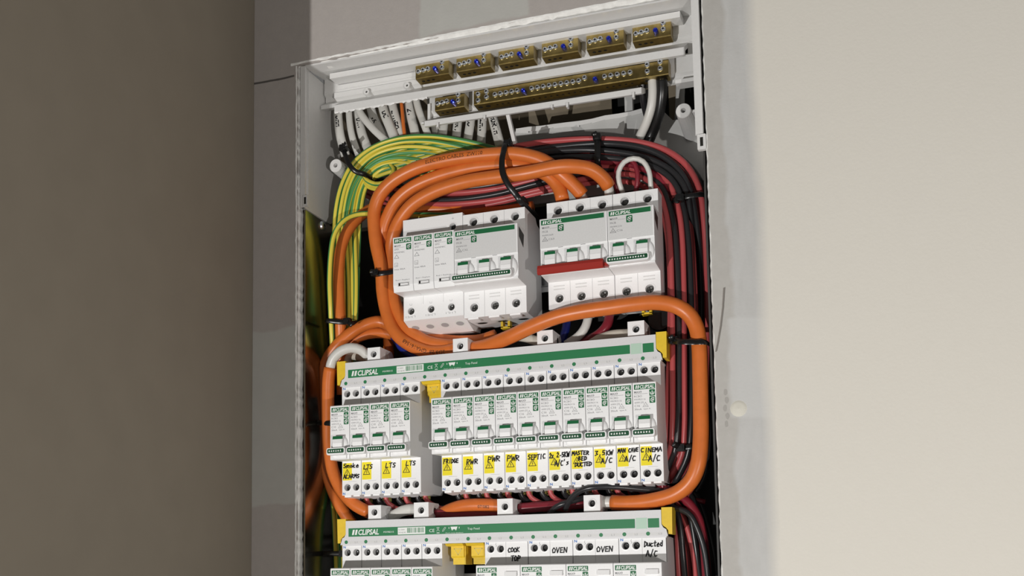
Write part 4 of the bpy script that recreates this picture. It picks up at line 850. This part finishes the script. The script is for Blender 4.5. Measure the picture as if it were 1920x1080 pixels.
# ---- white flat cables coming in at the top left, with marker writing
FG = 'white flat cables at the top left'
flats = [([(633, 188, 38), (634, 222, 32), (638, 255, 30), (648, 292, 34)], 'UHH', 'outermost white flat cable at the left with black marker writing'),
 ([(654, 190, 42), (655, 222, 38), (660, 255, 36), (672, 290, 38)], '', 'plain white flat cable beside the outermost one'),
 ([(668, 186, 46), (672, 222, 44), (680, 255, 40), (694, 288, 40)], 'OVN', 'white flat cable marked with small black letters behind the crossing one'),
 ([(664, 184, 38), (676, 212, 34), (698, 240, 32), (728, 268, 34)], '', 'white flat cable slanting to the right across its neighbours'),
 ([(690, 180, 50), (700, 218, 48), (716, 250, 46), (738, 284, 44)], 'VK', 'white flat cable in the shade behind the slanting one'),
 ([(713, 178, 42), (720, 210, 38), (732, 240, 36), (746, 275, 36)], 'OC', 'white flat cable under the carrier with two black letters'),
 ([(731, 176, 46), (738, 208, 42), (748, 240, 40), (762, 278, 40)], 'LINEA', 'white flat cable with a long black marker word'),
 ([(764, 172, 46), (768, 205, 42), (776, 240, 40), (784, 276, 40)], '21', 'white flat cable right of the thin orange wire'),
 ([(777, 172, 40), (784, 202, 37), (794, 230, 36), (806, 262, 38)], '', 'plain white flat cable beside the sawn carrier end'),
 ([(806, 185, 56), (812, 220, 50), (818, 260, 48)], '', 'shaded white flat cable left of the lower brass bars'),
 ([(834, 200, 52), (832, 232, 48), (828, 265, 46)], 'VT', 'white flat cable under the short lower brass bar'),
 ([(860, 200, 56), (858, 232, 50), (854, 268, 48)], 'NORT', 'white flat cable marked in black under the lower bars'),
 ([(884, 196, 54), (882, 228, 48), (876, 268, 46)], 'OZU', 'white flat cable with slanting black letters under the long bar'),
 ([(902, 196, 60), (904, 228, 54), (902, 272, 50)], 'MZHN', 'shaded white flat cable with dense black letters'),
 ([(918, 194, 54), (926, 228, 48), (938, 275, 46)], 'HORTH', 'rightmost white flat cable marked in black letters')]
H['Z'] = [[(.1,.95),(.8,.95),(.1,.05),(.85,.05)]]; H['H'] = [[(.1,1),(.1,0)],[(.8,1),(.75,0)],[(.1,.5),(.8,.5)]]; H['1'] = [[(.4,1),(.4,0)]]
for pts, txt, lb in flats:
    o, pth = cable('flat_cable', lb, 'cable', pts, 4.3 if txt else 3.2, 'white_wire', FG, 12, flat=.62)
    if txt:
        def mk(txt=txt):
            return hand(MB(), txt, 0, 0, 3.9, 4.6, 0, .95)
        wrap_text(o, pth, 4.3, txt, pathlen(pth)*.36, 1, 'ink', name='marker_writing', shift=-2.2, fn=mk, flat=.62+.05)
cable('orange_wire', 'thin orange wire between the white flat cables', 'wire', [(751, 176, 40), (754, 205, 37), (757, 240, 36), (762, 275, 38)], 1.7, 'orange', None, 8)

# ---- black cable ties
def tie(label, pts, dy, w_=2.3, head=None, tail=None):
    F = [at(*p) for p in pts]; Bk = [p+Vector((0, dy, 0)) for p in F][::-1]
    path = smooth_path(F+Bk, 2.0, True)
    # make the loop start away from corners
    r = empty('cable_tie', F[0], label, 'cable tie', 'black cable ties')
    tube(path, w_, 8, .35, True).tf(lambda v: v-F[0]).build('tie_band', 'tie', r)
    h = at(*(head or pts[0]))-F[0]
    m = MB(); m.slab([(h.x+a, h.z+b) for a, b in rrect(-3.2, 3.2, -2.8, 2.8, .8, 2)], h.y-2.6, h.y+2.2); m.slab([(h.x+a, h.z+b) for a, b in rrect(-2, 2, -1.6, 1.6, .5, 2)], h.y-3.2, h.y-2.4); m.build('tie_head', 'tie', r)
    if tail: tube(smooth_path([at(*p)-F[0] for p in tail], 2), w_*.9, 6, .35).build('tie_tail', 'tie', r)
tie('black cable tie slanting across the three orange loops', [(952, 268, 8), (944, 285, -2), (941, 305, -5), (943, 325, -6), (952, 345, -5), (965, 362, -2), (982, 384, 6)], 46, 2.5, (953, 270, 4), [(953, 268, 4), (958, 262, 2)])
tie('black cable tie on the crest of the red and black arch', [(1120, 256, 26), (1120, 270, 22), (1121, 290, 21), (1121, 308, 24)], 22, 2.6, (1120, 258, 22), [(1118, 258, 20), (1113, 248, 17)])
tie('black cable tie near the top of the right hand wires', [(1262, 376, 22), (1280, 370, 14), (1300, 366, 13), (1322, 366, 18)], 24, 2.2, (1275, 372, 13), [(1272, 374, 12), (1268, 380, 9)])
tie('black cable tie holding the long orange cable to the right hand wires', [(1252, 636, 22), (1272, 640, -5), (1300, 641, -8), (1326, 643, -5)], 44, 2.5, (1264, 639, 4), [(1262, 640, 2), (1256, 630, -2)])
tie('black cable tie low on the right hand wires above the lower busbar', [(1252, 832, 26), (1266, 838, 18), (1284, 838, 16), (1304, 836, 18)], 26, 2.6, (1276, 840, 15), [(1274, 838, 13), (1262, 832, 9)])
tie('black cable tie around the green and yellow earth bundle', [(642, 272, 20), (648, 292, 14), (656, 310, 13), (668, 322, 15), (688, 329, 22)], 22, 2.2, (644, 278, 14), [(643, 276, 12), (648, 268, 9)])
tie('black cable tie around the orange loops left of the surge protector', [(698, 514, 12), (712, 513, 8), (728, 511, 10), (748, 509, 16)], 26, 2.2, (704, 512, 8), [(702, 512, 6), (694, 508, 3)])
tie('black cable tie on the left orange and earth wires', [(612, 602, 14), (630, 603, 12), (652, 605, 16), (676, 608, 28)], 34, 2.2, (652, 603, 12), [(652, 603, 10), (660, 610, 9)])
tie('black cable tie half hidden behind the smoke alarm breaker', [(594, 793, 22), (606, 793, 8), (622, 794, 5), (640, 796, 8)], 30, 2.2, (634, 794, 8))
tie('black cable tie behind the left end of the lower row', [(596, 1038, 34), (612, 1038, 24), (632, 1038, 22), (654, 1038, 26)], 26, 2.2, (644, 1038, 20))
# black gland behind the rightmost upper terminal
g = MB(); c = at(1250, 602, 40); g.lathe([(7, 30), (9, 30), (9.5, 34), (8, 46), (7, 60)], c.x-4, c.z, 20)
tag(g.build('black_gland', 'tie', loc=(c.x-4, 60, c.z)), 'round black gland behind the rightmost upper terminal', 'gland')
